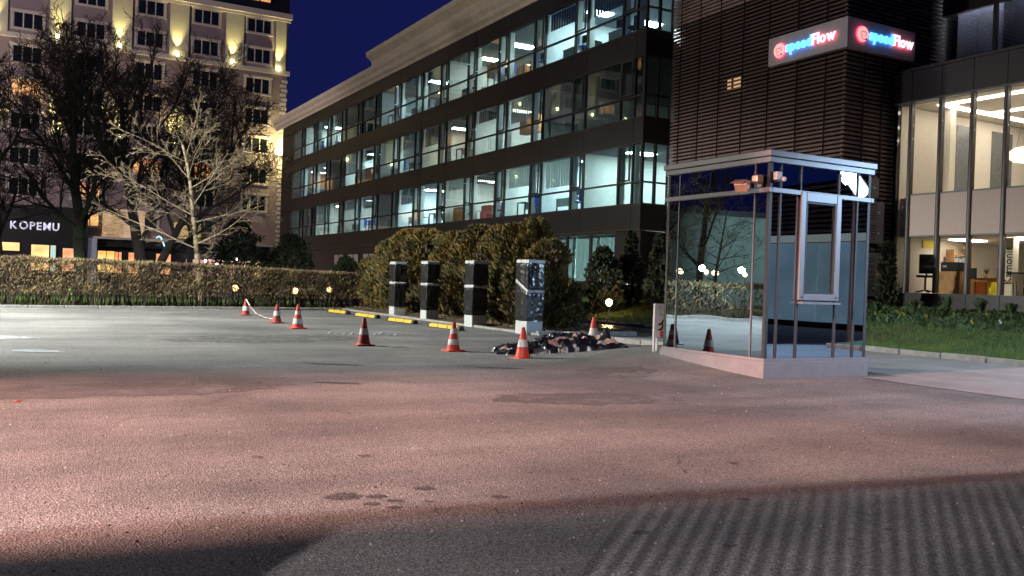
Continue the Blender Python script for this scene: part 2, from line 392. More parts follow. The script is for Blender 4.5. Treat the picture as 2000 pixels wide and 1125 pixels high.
for k, (x, y, s) in enumerate([(4.1, 12.5, .42), (3.4, 10.3, .3), (6.3, 11.6, .4)]): blob('oil_stain', x, y, s, s * .3, M_OIL, .004, 40 + k, -AL)
def crack(pts, wd, seed):
    b = MB(); rnd = random.Random(seed); P = []
    for (a, c) in zip(pts[:-1], pts[1:]):
        for i in range(8): P.append((a[0] + (c[0] - a[0]) * i / 8 + rnd.uniform(-.03, .03), a[1] + (c[1] - a[1]) * i / 8 + rnd.uniform(-.03, .03)))
    P.append(pts[-1])
    for i in range(len(P) - 1):
        p = Vector((*P[i], 0)); q = Vector((*P[i+1], 0)); d = (q - p).normalized(); nn = Vector((-d.y, d.x, 0)) * wd * rnd.uniform(.5, 1)
        f = lambda v: (v.x, v.y, gz(v.x, v.y) + .0055)
        b.quad(f(p - nn), f(q - nn), f(q + nn), f(p + nn))
    return b.build('crack', M_CRACK, lot_o)
crack([(5.0, 10.9), (5.6, 10.2), (5.9, 9.5)], .006, 1); crack([(3.0, 9.6), (3.6, 9.55)], .01, 2)
crack([(6.2, 13.6), (5.0, 14.9), (4.2, 16.6)], .006, 3); crack([(5.2, 9.0), (5.0, 8.2)], .005, 4)
for k in range(16):
    rr_ = random.Random(100 + k); x = rr_.uniform(.5, 8.5); y = rr_.uniform(3.2, 13.5); a = rr_.uniform(0, 3.14); l_ = rr_.uniform(.15, .8)
    crack([(x, y), (x + l_ * math.cos(a), y + l_ * math.sin(a)), (x + l_ * 1.6 * math.cos(a + .5), y + l_ * 1.6 * math.sin(a + .5))], rr_.uniform(.003, .007), 200 + k)
M_PATCH = pm('asphalt_repair', (.118, .115, .112), .75, var=.3, scale=30, bump=.6, bscale=120); fade(M_PATCH, 1.6, .30, .62)
for (x, y, rx, ry, rt) in ((5.6, 8.3, 1.1, .5, -.2), (1.0, 10.2, 1.8, .6, .1), (7.6, 10.6, .9, .5, .4), (4.6, 17.8, 2.2, 1.0, .2)): blob('asphalt_patch', x, y, rx, ry, M_PATCH, .003, int(x * 10), rt)
gr = MB(); rg = random.Random(77)
for k in range(900):
    d_ = 3.2 + 14 * rg.random() ** 1.7; la = rg.uniform(-.6, .6) * d_; p = F0 * d_ + R0 * la
    if p.x > 9.2 or p.y > 30: continue
    q = rg.uniform(.004, .011); z = gz(p.x, p.y)
    gr.add([(p.x - q, p.y - q * .6, z), (p.x + q, p.y - q * .4, z), (p.x + q * .2, p.y + q, z), (p.x, p.y, z + q * 1.1)], [(0, 1, 3), (1, 2, 3), (2, 0, 3)], k % 2)
go = gr.build('grit', [pm('pale_grit', (.34, .32, .29), .9), pm('dark_grit', (.05, .045, .04), .9)]); go['kind'] = 'stuff'
crack([(9.6, 9.3), (11.2, 9.05), (11.4, 6.0), (11.25, 2)], .01, 6)

# ------------------------------------------------------------------ office building (facade X = 22)
XO = 22.0; YC = 29.15; BP = 3.65; YB = 29.72; NB = 14; YEND = YB + NB * BP
office = thing('office_building', 'long dark clad office building with three lit glazed floors and cream cornice', 'office building', (XO + 6, 55, 0))
FZ = [4.6, 8.1, 11.62]; FH = 2.55; TR = .92
M_PANEL_E = em('ceiling_light_panel', (.84, 1.0, .97), 70.); M_PANEL_D = em('ceiling_light_dim', (1.0, .95, .80), 26.); M_PANEL_W = em('ceiling_light_cool', (.72, .92, 1.0), 88.)
# body: roof, ground floor wall, floor slabs
for z in (4.25, 7.75, 11.27, 14.75):
    MB().box(XO + .12, YC + .12, z - .32 if z < 14 else z, XO + 12, YEND + 4, z + .33).build('floor_slab', M_CARPET, office)
MB().box(XO + 8.2, YC + .13, 0, XO + 8.4, YEND + 4, 14.7).build('back_wall', M_WHITEW, office)
MB().box(XO + .05, YEND + .02, 0, XO + 12, YEND + 4.2, 14.75).build('end_wall', M_DARKP, office)
for z in FZ:
    MB().box(XO + .2, YC + .2, z + 2.52, XO + 8.2, YEND, z + 2.60).build('ceiling', M_CEIL, office)
# spandrel cladding: one panel per bay, thin joints
def clad(z0, z1, zoff=0):
    me = MB().box(-.06, -BP / 2 + .012, 0, .06, BP / 2 - .012, z1 - z0).mesh('cladding_panel', M_DARKP)
    MB().box(XO + .06, YC + .05, z0 + .01, XO + .14, YEND + 4.2, z1 - .01).build('spandrel_backing', M_BACK, office)
    for b in range(NB + 1):
        link('cladding_panel', me, (XO, YB + BP * (b + .5), z0), office)
    MB().box(XO - .06, YC - .06, z0, XO + .06, YB - .012, z1).build('cladding_panel', M_DARKP, office)
    MB().box(XO + .072, YC - .06, z0, XO + 1.3, YC + .06, z1).build('cladding_panel', M_DARKP, office)
for z0, z1 in ((3.62, 4.6), (7.15, 8.1), (10.65, 11.62), (14.17, 15.0)): clad(z0, z1)
MB().box(XO - .10, YC - .10, 3.56, XO + 1.3, YEND + 4.2, 3.615).build('drip_ledge', M_DARK, office)
# cornices: stepped cream profile
prof = [(XO + .6, 15.0), (XO - .10, 15.0), (XO - .14, 15.16), (XO - .30, 15.30), (XO - .34, 15.52), (XO - .52, 15.72), (XO - .56, 15.98), (XO + .6, 16.02)]
prof = prof[::-1]
cn = MB(); cn.prism(prof, 1, YC - .5, YEND + 6.0); cn.build('cornice', M_CREAM, office)
prof2 = [(XO + 3, 16.03), (XO - .30, 16.03), (XO - .34, 16.42), (XO - .5, 16.55), (XO - .72, 16.72), (XO - .78, 17.0), (XO + 3, 17.05)][::-1]
MB().prism(prof2, 1, YC - .5, 60.3).build('upper_cornice', M_CREAM, office)
MB().box(XO + .3, YC, 15.0, XO + 11, YEND + 4, 16.0).build('roof', M_ROOF, office)
gutter = MB().tube((XO - .45, 60.2, 17.15), (XO - .45, 44, 17.15), .03, .03, 6); 
for i in range(9): gutter.tube((XO - .45, 46 + i * 1.7, 17.0), (XO - .45, 46 + i * 1.7, 17.16), .02, .02, 5)
gutter.build('snow_rail', M_DARK, office)
# window bays: frame mesh + four panes, shared data. local y: 0..BP (narrow sash first, then the wide pane)
NW = 1.0
fb = MB(); D = .07
for (y0, y1) in ((0, .055), (NW - .03, NW + .04), (BP - .02, BP)): fb.box(-D, y0, 0, .05, y1, FH)
for (z0, z1) in ((0, .07), (TR - .03, TR + .04), (FH - .07, FH)): fb.box(-D + .004, .056, z0, .046, NW - .031, z1); fb.box(-D + .004, NW + .041, z0, .046, BP - .021, z1)
sz = MB()   # opening sash frame
for (y0, y1, z0, z1) in ((.10, .20, TR + .06, FH - .09), (NW - .16, NW - .06, TR + .06, FH - .09), (.201, NW - .161, TR + .06, TR + .13), (.201, NW - .161, FH - .16, FH - .09)):
    sz.box(-.11, y0, z0, -.072, y1, z1)
frame_me = fb.mesh('window', M_FRAME); sash_me = sz.mesh('sash', M_FRAME)
def pane(y0, y1, z0, z1): return MB().box(-.02, y0, z0, 0, y1, z1).mesh('pane', G_OFF)
panes = [pane(.056, NW - .031, .071, TR - .031), pane(.056, NW - .031, TR + .041, FH - .071), pane(NW + .041, BP - .021, .071, TR - .031), pane(NW + .041, BP - .021, TR + .041, FH - .071)]
rnd = random.Random(11)
DARKB = {(1, 0), (1, 1)}     # unlit office on the middle floor nearest the corner
for fi, z in enumerate(FZ):
    for b in range(NB):
        y = YB + b * BP
        wd = link('window', frame_me, (XO, y, z), office)
        for p in panes: link('pane', p, (XO, y, z), wd)
        link('sash', sash_me, (XO, y, z), wd)
    # corner glazing: small pane on the long side, two panes on the return
    cf = MB()
    cf.box(XO - .07, YC - .07, z, XO + .05, YC + .05, z + FH)
    for zz in (0, TR - .03, FH - .07): cf.box(XO - .066, YC + .051, z + zz, XO + .046, YB - .001, z + zz + .07); cf.box(XO + .051, YC - .066, z + zz, XO + 1.25, YC + .046, z + zz + .07)
    cf.box(XO + .58, YC - .07, z, XO + .68, YC + .05, z + FH)
    cf.box(XO + 1.25, YC - .07, z, XO + 1.3, YC + .05, z + FH)
    cw = cf.build('window', M_FRAME, office)
    for (z0, z1) in ((.071, TR - .031), (TR + .041, FH - .071)):
        MB().box(XO - .02, YC + .052, z + z0, XO, YB - .002, z + z1).build('pane', G_OFF, cw)
        MB().box(XO + .052, YC - .02, z + z0, XO + .579, YC, z + z1).build('pane', G_OFF, cw)
        MB().box(XO + .681, YC - .02, z + z0, XO + 1.249, YC, z + z1).build('pane', G_OFF, cw)
    # partitions
    b = 0
    while b < NB:
        step = 2 if (fi == 1 and b == 0) else rnd.choice([2, 2, 3, 1])
        b += step
        if b < NB: MB().box(XO + .25, YB + b * BP + .05, z - .02, XO + 8.2, YB + b * BP + .17, z + 2.52).build('partition', M_WHITEW, office)
    # suspended ceiling lights
    lps = [MB().box(-.62, -.30, -.03, .62, .30, 0).mesh('ceiling_light', q_) for q_ in (M_PANEL_E, M_PANEL_D, M_PANEL_W, M_PANEL_E)]
    jamb = MB().box(.06, -.04, .05, .30, .035, FH - .05).mesh('inner_jamb', M_WHITEW)
    for b in range(NB):
        if (fi, b) in DARKB: continue
        for yy in (0.02, NW + .01): link('inner_jamb', jamb, (XO, YB + b * BP + yy, z), office)
    for b in range(NB):
        if (fi, b) in DARKB: continue
        if (fi, b) in {(0, 7), (2, 7), (2, 8), (1, 7), (1, 10), (0, 12), (1, 4), (2, 11)} or rnd.random() < .05: continue
        lp = lps[(b * 7 // 3 + fi * 2) % 4]
        for xx in (1.9, 4.8):
            link('ceiling_light', lp, (XO + xx, YB + BP * (b + .55), z + 2.515), office)
# roller blinds and curtains on some bays
M_BLIND = pm('blind_fabric', (.55, .58, .58), .9, var=.08)
M_DBLIND = pm('dark_curtain', (.05, .06, .075), .9, var=.3)
for (fi, b, f, mt) in [(0, 4, .35, M_BLIND), (0, 2, .62, M_BLIND), (2, 5, .5, M_DBLIND), (1, 5, .7, M_DBLIND), (2, 3, .3, M_BLIND), (1, 8, .55, M_DBLIND), (0, 8, .5, M_BLIND), (2, 8, .4, M_BLIND), (1, 3, .4, M_DBLIND), (2, 1, .5, M_DBLIND), (1, 2, .75, M_BLIND), (0, 6, .6, M_DBLIND), (0, 9, .45, M_BLIND), (1, 9, .9, M_BLIND), (2, 6, .7, M_BLIND), (2, 10, .6, M_DBLIND), (1, 11, .5, M_BLIND), (0, 11, .9, M_BLIND), (0, 3, .28, M_DBLIND), (1, 6, .55, M_BLIND), (2, 0, .62, M_DBLIND), (0, 1, .8, M_BLIND)]:
    z = FZ[fi]; y = YB + b * BP; bb = MB(); top = z + FH - .1; bot = top - (FH - TR - .1) * f
    n = 22
    for i in range(n):                    # pleated fabric
        ya = y + NW + .1 + (BP - NW - .2) * i / n; yb = y + NW + .1 + (BP - NW - .2) * (i + 1) / n
        xa = XO + .16 + (.03 if i % 2 else 0); bb.box(xa, ya, bot, xa + .02, yb, top)
    bb.build('blind', mt, office)
# ground floor wall with windows
MB().box(XO + .08, YC - .02, -.2, XO + 8, YC + .12, 3.55).build('ground_floor_return', M_DARKP, office)
MB().box(XO, 36.55, -.2, XO + .3, YEND + 4, 3.555).build('ground_floor_wall', M_DARKP, office)
MB().box(XO, YC - .05, -.2, XO + .3, 36.54, 1.38).build('ground_floor_sill', M_DARKP, office)
MB().box(XO, YC - .05, 1.39, XO + .3, 30.8, 3.555).build('ground_floor_pier', M_DARKP, office)
M_CURT = em('lit_curtain', (.30, .62, .60), .75, (.75, 1., .97), 2.0)
def curtain_mesh(y0, y1, z0, z1, x, n=70, amp=.05):
    b = MB(); vs = []
    for i in range(n + 1):
        y = y0 + (y1 - y0) * i / n; xx = x + amp * math.sin(i * 1.7) + amp * .6 * math.sin(i * .61 + 1)
        vs += [(xx, y, z0), (xx, y, z1), (xx + .02, y, z0), (xx + .02, y, z1)]
    fs = []
    for i in range(n):
        a = 4 * i; fs += [(a, a + 1, a + 5, a + 4), (a + 2, a + 6, a + 7, a + 3), (a + 1, a + 3, a + 7, a + 5), (a, a + 4, a + 6, a + 2)]
    return b.add(vs, fs)
for k in range(3):
    y0 = 30.82 + k * 1.9; y1 = y0 + 1.88
    g = MB()
    for (a, c, d, e) in ((y0, y0 + .06, 1.4, 3.54), (y1 - .06, y1, 1.4, 3.54), (y0 + .061, y1 - .061, 1.4, 1.46), (y0 + .061, y1 - .061, 3.48, 3.54)): g.box(XO + .02, a, d, XO + .12, c, e)
    gw = g.build('window', M_FRAME, office)
    MB().box(XO + .06, y0 + .062, 1.461, XO + .08, y1 - .062, 3.479).build('pane', G_OFF, gw)
    curtain_mesh(y0 + .07, y1 - .07, 1.44, 3.5, XO + .55).build('curtain', pm('sheer_curtain', (.62, .72, .72), .9, var=.1), office)
MB().box(XO + 2.2, 30.8, 3.44, XO + 3.6, 36.4, 3.5).build('ceiling_light', M_PANEL_E, office)
MB().box(XO + .35, 30.7, 3.51, XO + 8, 36.5, 3.54).build('ceiling', M_CEIL, office)
MB().box(XO + 4.5, 30.7, 0, XO + 4.6, 36.5, 3.5).build('back_wall', M_WHITEW, office)
# dim shop windows of the far ground floor
M_DIMW = em('dim_shop_window', (.02, .012, .008), .5, (.22, .14, .10), 1.2)
for k in range(5):
    y0 = 52.5 + k * 3.3
    g = MB()
    for (a, c, d, e) in ((y0, y0 + .1, .4, 3.1), (y0 + 2.4, y0 + 2.5, .4, 3.1), (y0 + .101, y0 + 2.399, 3.0, 3.1), (y0 + .101, y0 + 2.399, .4, .5), (y0 + 1.2, y0 + 1.28, .51, 2.99)): g.box(XO - .06, a, d, XO - .004, c, e)
    gw = g.build('window', M_FRAME, office); MB().box(XO - .03, y0 + .11, .51, XO - .01, y0 + 1.19, 2.99).build('pane', M_DIMW, gw); MB().box(XO - .03, y0 + 1.29, .51, XO - .01, y0 + 2.39, 2.99).build('pane', M_DIMW, gw)
# furniture in the offices
def chair_proto(name, mt, label, cat='chair'):
    t = thing(name, label, cat)
    MB().box(-.24, -.24, .44, .24, .24, .50).build('seat', mt, t, local=True, bevel=.02)
    MB().box(-.22, .22, .55, .22, .27, 1.08).build('backrest', mt, t, local=True, bevel=.02)
    MB().tube((0, 0, .08), (0, 0, .44), .03, .03, 8).build('column', M_FRAME, t, local=True)
    b = MB()
    for i in range(5): a = i * 2 * math.pi / 5; b.tube((0, 0, .10), (.28 * math.cos(a), .28 * math.sin(a), .04), .022, .018, 6)
    b.build('star_base', M_FRAME, t, local=True)
    MB().box(-.02, .18, .46, .02, .24, .62).build('back_bar', M_FRAME, t, local=True)
    return t
def desk_proto(label):
    t = thing('office_desk', label, 'desk')
    MB().box(-.4, -.8, .71, .4, .8, .74).build('desk_top', M_GREY, t, local=True)
    for sx in (-.36, .36):
        for sy in (-.75, .75): MB().box(sx - .025, sy - .025, 0, sx + .025, sy + .025, .71).build('leg', M_FRAME, t, local=True)
    MB().box(-.38, -.72, .35, -.36, .72, .70).build('modesty_panel', M_GREY, t, local=True)
    return t
def monitor_proto(label):
    t = thing('computer_monitor', label, 'monitor')
    MB().box(-.02, -.29, .14, .02, .29, .50).build('screen', M_FRAME, t, local=True, bevel=.006)
    MB().box(-.02, -.03, .02, .0, .03, .2).build('stem', M_FRAME, t, local=True)
    MB().box(-.1, -.12, 0, .1, .12, .02).build('foot', M_FRAME, t, local=True)
    return t
FLN = ['lowest lit floor', 'middle lit floor', 'top lit floor']
ORD = ['first', 'second', 'third', 'fourth', 'fifth', 'sixth', 'seventh', 'eighth', 'ninth', 'tenth', 'eleventh', 'twelfth', 'thirteenth', 'fourteenth']
cp_ = {'blue': chair_proto('office_chair', M_BLUE, ''), 'black': chair_proto('office_chair', M_BLK, '')}
dp_ = desk_proto(''); mp_ = monitor_proto('')
for p in (*cp_.values(), dp_, mp_): pass
used = set()
def put(proto, loc, rz, label, group, key):
    if key not in used:
        used.add(key); proto.location = loc; proto.rotation_euler = (0, 0, rz); proto['label'] = label; proto['group'] = group; return proto
    o = dup(proto, loc, rz, label); o['group'] = group; return o
for fi, z in enumerate(FZ):
    for b in range(NB):
        y = YB + b * BP; zf = z - .02
        if (fi, b) in DARKB: continue
        if rnd.random() < .85:
            place = f'{ORD[b]} bay from the corner, {FLN[fi]}'
            put(dp_, (XO + .78 + rnd.random() * .2, y + 2.1, zf), rnd.choice([0, 0, .0, math.pi / 2]), f'grey desk, {place}', 'grey desks in the office windows', 'd')
            mx = XO + .75 + rnd.random() * .25
            put(mp_, (mx, y + 2.0 + rnd.uniform(-.3, .3), zf + .745), rnd.uniform(-.5, .5), f'dark monitor on desk, {place}', 'monitors on the office desks', 'm')
            c = 'blue' if rnd.random() < .55 else 'black'
            put(cp_[c], (XO + .42, y + .6 + rnd.random() * .5, zf), rnd.uniform(0, 6.28), f'{c} swivel chair by the glass, {place}', f'{c} office swivel chairs', c)
            if rnd.random() < .8 and b < 10:
                c = 'blue' if rnd.random() < .6 else 'black'
                put(cp_[c], (XO + 1.5 + rnd.random() * .5, y + 1.6 + rnd.random() * 1.4, zf), rnd.uniform(0, 6.28), f'{c} swivel chair deeper inside, {place}', f'{c} office swivel chairs', c)
# coloured storage pieces seen in the glass; orange top floor boxes imitate warm reflections
def cabinet(name, label, cat, x, y, z, sx, sy, h, mt):
    t = thing(name, label, cat, (x, y, z))
    MB().box(-sx/2, -sy/2, 0, sx/2, sy/2, h).build('body', mt, t, local=True, bevel=.015)
    MB().box(-sx/2 - .012, -sy/2 + .02, .05, -sx/2 - .001, -.01, h - .05).build('door', mt, t, local=True)
    MB().box(-sx/2 - .012, .01, .05, -sx/2 - .001, sy/2 - .02, h - .05).build('door', mt, t, local=True)
    return t
M_ORC = pm('orange_laminate', (.55, .20, .05), .5); M_REDC = pm('red_laminate', (.5, .04, .03), .5)
cabinet('cabinet', 'orange cabinet behind the glass on the lowest lit floor above the thujas', 'cabinet', XO + .7, 46.9, FZ[0], .5, 1.6, .95, M_ORC)
cabinet('cabinet', 'red cabinet behind the glass on the lowest lit floor', 'cabinet', XO + .7, 43.6, FZ[0], .5, 1.0, .85, M_REDC)
cabinet('cabinet', 'tall blue cabinet behind the glass on the lowest lit floor', 'cabinet', XO + .7, 38.2, FZ[0], .5, .7, 1.1, M_BLUE)
cabinet('cabinet', 'second blue cabinet further along the lowest lit floor', 'cabinet', XO + .7, 41.4, FZ[0], .5, .9, .9, M_BLUE)
cabinet('cabinet', 'orange cabinet behind the glass on the middle lit floor', 'cabinet', XO + 1.2, 40.2, FZ[1] + .9, .5, 1.6, .9, M_ORC)
cabinet('cabinet', 'orange box standing in for a warm reflection in the top floor glass', 'cabinet', XO + .8, 40.4, FZ[2], .5, .9, .8, M_ORC)
cabinet('cabinet', 'higher orange box standing in for a warm reflection, top lit floor', 'cabinet', XO + 1.3, 44.3, FZ[2] + 1.1, .5, 1.7, .75, M_ORC)
cabinet('cabinet', 'orange cupboard on the far middle floor', 'cabinet', XO + .7, 63.5, FZ[1] + .3, .5, 3.4, .9, M_ORC)

# ------------------------------------------------------------------ louvred tower
XT = 23.3; YT = 20.28; YT2 = 29.05; XT2 = 28.1; TZ = 16.5
tower = thing('louvred_tower', 'dark louvred building block with horizontal metal slats beside the offices', 'building', (25.7, 24.6, 0))
wn_z = {}
back = MB(); back.box(XT + .16, YT + .16, -.2, XT2 + 2, YT2, TZ)
back.build('wall', M_BACK, tower)
sl = MB().prism([(-.085, 0), (-.07, -.012), (.03, .075), (.015, .088)], 1, -(YT2 - YT) / 2, (YT2 - YT) / 2).mesh('slat', M_LOUV)
sr = MB().prism([(-.085, 0), (-.07, -.012), (.03, .075), (.015, .088)][::1], 0, -(XT2 - XT) / 2 - .05, (XT2 - XT) / 2).mesh('slat', M_LOUV)
pit = .142; nz_ = int((11.9 - .35) / pit)
for i in range(nz_):
    z = .35 + i * pit
    link('slat', sl, (XT + .02 + random.uniform(-.008, .008), (YT + YT2) / 2, z), tower)
    link('slat', sr, ((XT + XT2) / 2, YT + .02 + random.uniform(-.008, .008), z), tower)
hi = MB()
for i in range(nz_, int(16.2 / pit)):
    z = .35 + i * pit
    hi.box(XT - .06, YT, z, XT + .05, YT2, z + .085); hi.box(XT - .06, YT - .06, z, XT2, YT - .001, z + .085)
hi.build('upper_slats', M_LOUV, tower, kind='stuff')
for y in (21.05, 22.3, 23.65, 24.95, 26.2, 27.35, 28.5): MB().box(XT + .05, y - .035, .2, XT + .155, y + .035, 16.2).build('batten', M_BACK, tower); MB().box(XT - .075, y - .022, .2, XT - .04, y + .022, 16.2).build('joint_strip', M_BACK, tower)
for x in (24.1, 25.0, 26.2, 27.3): MB().box(x - .03, YT - .075, .2, x + .03, YT - .04, 16.2).build('joint_strip', M_BACK, tower)
M_WARMW = em('warm_window_glow', (1.0, .62, .28), .6)
for (y, z, h, wd) in ((25.25, 8.85, .42, .35), (25.75, 8.85, .42, .18), (22.2, 9.95, .30, .35)):
    MB().box(XT + .13, y, z, XT + .158, y + wd, z + h).build('window', M_WARMW, tower)

# illuminated corner sign
sign = thing('illuminated_sign', 'grey corner sign box with glowing blue and red speedFlow lettering', 'sign', (23.0, 20.0, 9.14))
SX = 22.98; SY = 19.98; SZ0 = 9.14; SZ1 = 10.11
M_SIGN = pm('sign_panel_grey', (.46, .44, .46), .5, var=.06)
MB().box(SX, SY, SZ0, SX + .16, 23.39, SZ1).build('sign_panel', M_SIGN, sign)
MB().box(SX + .163, SY, SZ0, 26.24, SY + .16, SZ1).build('sign_panel', M_SIGN, sign)
M_CY = em('letter_cyan', (.12, .72, 1.0), 1.9); M_PK = em('letter_pink_white', (1.0, .70, .76), 1.7)
M_HB = em('halo_blue', (.03, .08, 1.0), 6); M_HR = em('halo_red', (1.0, .03, .08), 5)
M_DISC = em('logo_disc_pink', (1.0, .42, .40), 1.15); M_LINE = pm('logo_line', (.30, .12, .12), .6)
def text_mesh(s, size, extrude, offset=0., align='LEFT', squeeze=1.0):
    cu = bpy.data.curves.new('t', 'FONT'); cu.body = s; cu.size = size; cu.extrude = extrude; cu.offset = offset; cu.align_x = align
    cu.resolution_u = 4
    o = bpy.data.objects.new('t', cu); COL.objects.link(o)
    dg = bpy.context.evaluated_depsgraph_get(); me = bpy.data.meshes.new_from_object(o.evaluated_get(dg))
    bpy.data.objects.remove(o); bpy.data.curves.remove(cu)
    for v in me.vertices: v.co.x *= squeeze
    return me
def text_width(s, size, offset, sq):
    me = text_mesh(s, size, 0, offset, squeeze=sq); xs = [v.co.x for v in me.vertices]; bpy.data.meshes.remove(me); return min(xs), max(xs)
def orient(right, up):
    r = Vector(right); u = Vector(up); n = r.cross(u); return Matrix((r, u, n)).transposed().to_4x4()
def letters(word, start, right, normal, size, mt, halo_mt, parent, sq=.95):
    x = 0
    for ch in word:
        a, b = text_width(ch, size, .008, sq)
        for (nm, ex, off, d, mm) in (('letter', .012, .014, .075, mt), ('letter_halo', .006, .012, .035, halo_mt)):
            me = text_mesh(ch, size, ex, off, squeeze=sq); me.name = nm; me.materials.clear(); me.materials.append(mm)
            mat = orient(right, (0, 0, 1))
            for v in me.vertices: v.co.x -= a
            me.transform(mat)
            o = link(nm, me, Vector(start) + Vector(right) * x + Vector(normal) * d, parent)
        x += (b - a) + .035
    return x
def logo(c, right, normal, parent, r=.235):
    rt = Vector(right); nn = Vector(normal); u = Vector((0, 0, 1)); c = Vector(c)
    def disc(rad, d0, d1, mt, nm):
        b = MB(); n = 36; vs = []
        for d in (d0, d1):
            for i in range(n): t = 2 * math.pi * i / n; vs.append(tuple(c + rt * (rad * math.cos(t)) + u * (rad * math.sin(t)) + nn * d))
        b.add(vs, [(i, (i+1) % n, n + (i+1) % n, n + i) for i in range(n)] + [tuple(range(n)), tuple(range(2*n-1, n-1, -1))])
        return b.build(nm, mt, parent)
    disc(r + .02, .02, .03, M_HR, 'logo_halo'); d = disc(r, .06, .085, M_DISC, 'logo_disc')
    b = MB()
    def arc(cx, cz, rad, a0, a1):
        for i in range(10):
            t0 = R(a0 + (a1 - a0) * i / 10); t1 = R(a0 + (a1 - a0) * (i + 1) / 10)
            f = lambda t: c + rt * (cx + rad * math.cos(t)) + u * (cz + rad * math.sin(t)) + nn * .09
            b.tube(f(t0), f(t1), .009, .009, 5)
    arc(-.05, .01, .075, 20, 300); arc(.07, .02, .06, -120, 150); arc(.02, -.05, .13, 200, 330)
    b.tube(c + rt * .12 + u * -.16 + nn * .086, c + rt * .12 + u * -.16 + nn * .096, .035, .035, 14)
    b.build('logo_line', M_LINE, parent)
# left panel faces -X (reads along -Y), right panel faces -Y (reads along +X)
cz = (SZ0 + SZ1) / 2
logo((SX, 22.83, cz - .03), (0, -1, 0), (-1, 0, 0), sign); zt = cz - .15
x = letters('speed', (SX, 22.53, zt), (0, -1, 0), (-1, 0, 0), .50, M_CY, M_HB, sign)
letters('Flow', (SX, 22.53 - x, zt), (0, -1, 0), (-1, 0, 0), .50, M_PK, M_HR, sign)
logo((23.62, SY, cz), (1, 0, 0), (0, -1, 0), sign)
x = letters('speed', (23.93, SY, zt + .02), (1, 0, 0), (0, -1, 0), .50, M_CY, M_HB, sign)
letters('Flow', (23.93 + x, SY, zt + .02), (1, 0, 0), (0, -1, 0), .50, M_PK, M_HR, sign)

# ------------------------------------------------------------------ glazed podium (facade X = 25.52)
XP = 25.52; YP1 = 20.12; YP0 = 9.0; PP = 1.075
pod = thing('podium_building', 'two storey podium with tall glazing, taupe spandrel panels and dark fascia', 'building', (28.5, 14.5, 0))
MULL = [19.44 - i * PP for i in range(10)]
MB().box(XP + .10, YP0, 8.55, 36, YP1 - .02, 8.75).build('roof_slab', M_DARK, pod)
fas = MB().box(-.05, -PP / 2 + .01, 0, .05, PP / 2 - .01, .96).mesh('cladding_panel', M_PURP)
MB().box(XP + .06, YP0, 7.66, XP + .3, YP1, 8.54).build('fascia_backing', M_BACK, pod)
MB().box(XP - .05, MULL[0] + .01, 7.64, XP + .05, YP1 + .1, 8.6).build('cladding_panel', M_PURP, pod)
for i in range(9): link('cladding_panel', fas, (XP, MULL[i] - PP / 2, 7.64), pod)
MB().box(XP - .06, YP0, 7.58, XP + .3, YP1, 7.635).build('head_rail', M_SILV, pod)
MB().box(XP - .09, YP0, 8.605, XP + .4, YP1 + .1, 8.66).build('parapet_cap', M_PURP, pod)
sil = MB().box(-.06, -PP / 2 + .008, 0, .06, PP / 2 - .008, .48).mesh('sill_panel', M_PURP)
for i in range(9): link('sill_panel', sil, (XP, MULL[i] - PP / 2, .92), pod)
MB().box(XP - .06, MULL[0] + .008, .92, XP + .06, YP1, 1.40).build('sill_panel', M_PURP, pod)
MB().box(XP + .12, YP0, -.3, XP + .3, YP1, 1.38).build('base_wall', M_DARK, pod)
for i, y in enumerate(MULL):
    MB().box(XP - .10, y - .055, 1.405, XP + .08, y + .055, 7.575).build('mullion', M_DARK, pod, bevel=.006)
    MB().box(XP - .105, y - .02, 1.41, XP - .1005, y + .02, 7.57).build('mullion_cap', M_SILV, pod)
gl0 = MB().box(-.01, -PP / 2 + .06, 0, .01, PP / 2 - .06, 1.80).mesh('pane', G_POD)
gl1 = MB().box(-.01, -PP / 2 + .06, 0, .01, PP / 2 - .06, 3.0).mesh('pane', G_POD)
M_TAUPE = pm('taupe_panel', (.30, .23, .20), .7, var=.05, emit=(1.0, .76, .64), es=.13)  # faint warm glow put into the panel colour
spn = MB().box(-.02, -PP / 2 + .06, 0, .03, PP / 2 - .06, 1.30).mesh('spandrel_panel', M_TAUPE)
trn = MB().box(-.03, -PP / 2 + .058, 0, .03, PP / 2 - .058, .045).mesh('transom', M_SILV)
for i in range(9):
    y = MULL[i] - PP / 2
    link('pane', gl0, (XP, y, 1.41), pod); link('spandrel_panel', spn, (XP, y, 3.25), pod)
    link('pane', gl1, (XP, y, 4.565), pod); link('transom', trn, (XP, y, 3.205), pod); link('transom', trn, (XP, y, 4.555), pod)
MB().box(XP - .01, MULL[0] + .06, 1.41, XP + .01, 19.98, 7.57).build('pane', G_POD, pod)
MB().box(XP + .02, 19.985, 1.0, XP + .12, YP1, 7.57).build('dark_pane', M_HGL, pod)
# interior
MB().box(XP + .12, YP0, 1.30, 36, YP1 - .03, 1.385).build('floor', pm('pale_floor', (.55, .48, .4), .5), pod)
MB().box(XP + .32, YP0, 3.24, 36, YP1 - .03, 4.52).build('mezzanine_slab', M_CREAMW, pod)
MB().box(XP + .12, YP0, 7.62, 36, YP1 - .03, 7.70).build('ceiling', M_CREAMW, pod)
MB().box(34, YP0, 1.39, 34.2, YP1 - .05, 7.6).build('back_wall', M_CREAMW, pod)
MB().box(XP + .2, YP1 - .12, 1.39, 34, YP1 - .02, 7.6).build('side_wall', M_CREAMW, pod)
MB().box(XP + .2, YP0, 1.39, 36, YP0 + .1, 7.6).build('side_wall', M_CREAMW, pod)
MB().box(27.3, 19.3, 4.53, 27.55, 19.6, 7.6).build('column', M_CREAMW, pod)
MB().box(27.3, 17.0, 1.39, 27.6, 17.3, 3.23).build('column', M_CREAMW, pod)
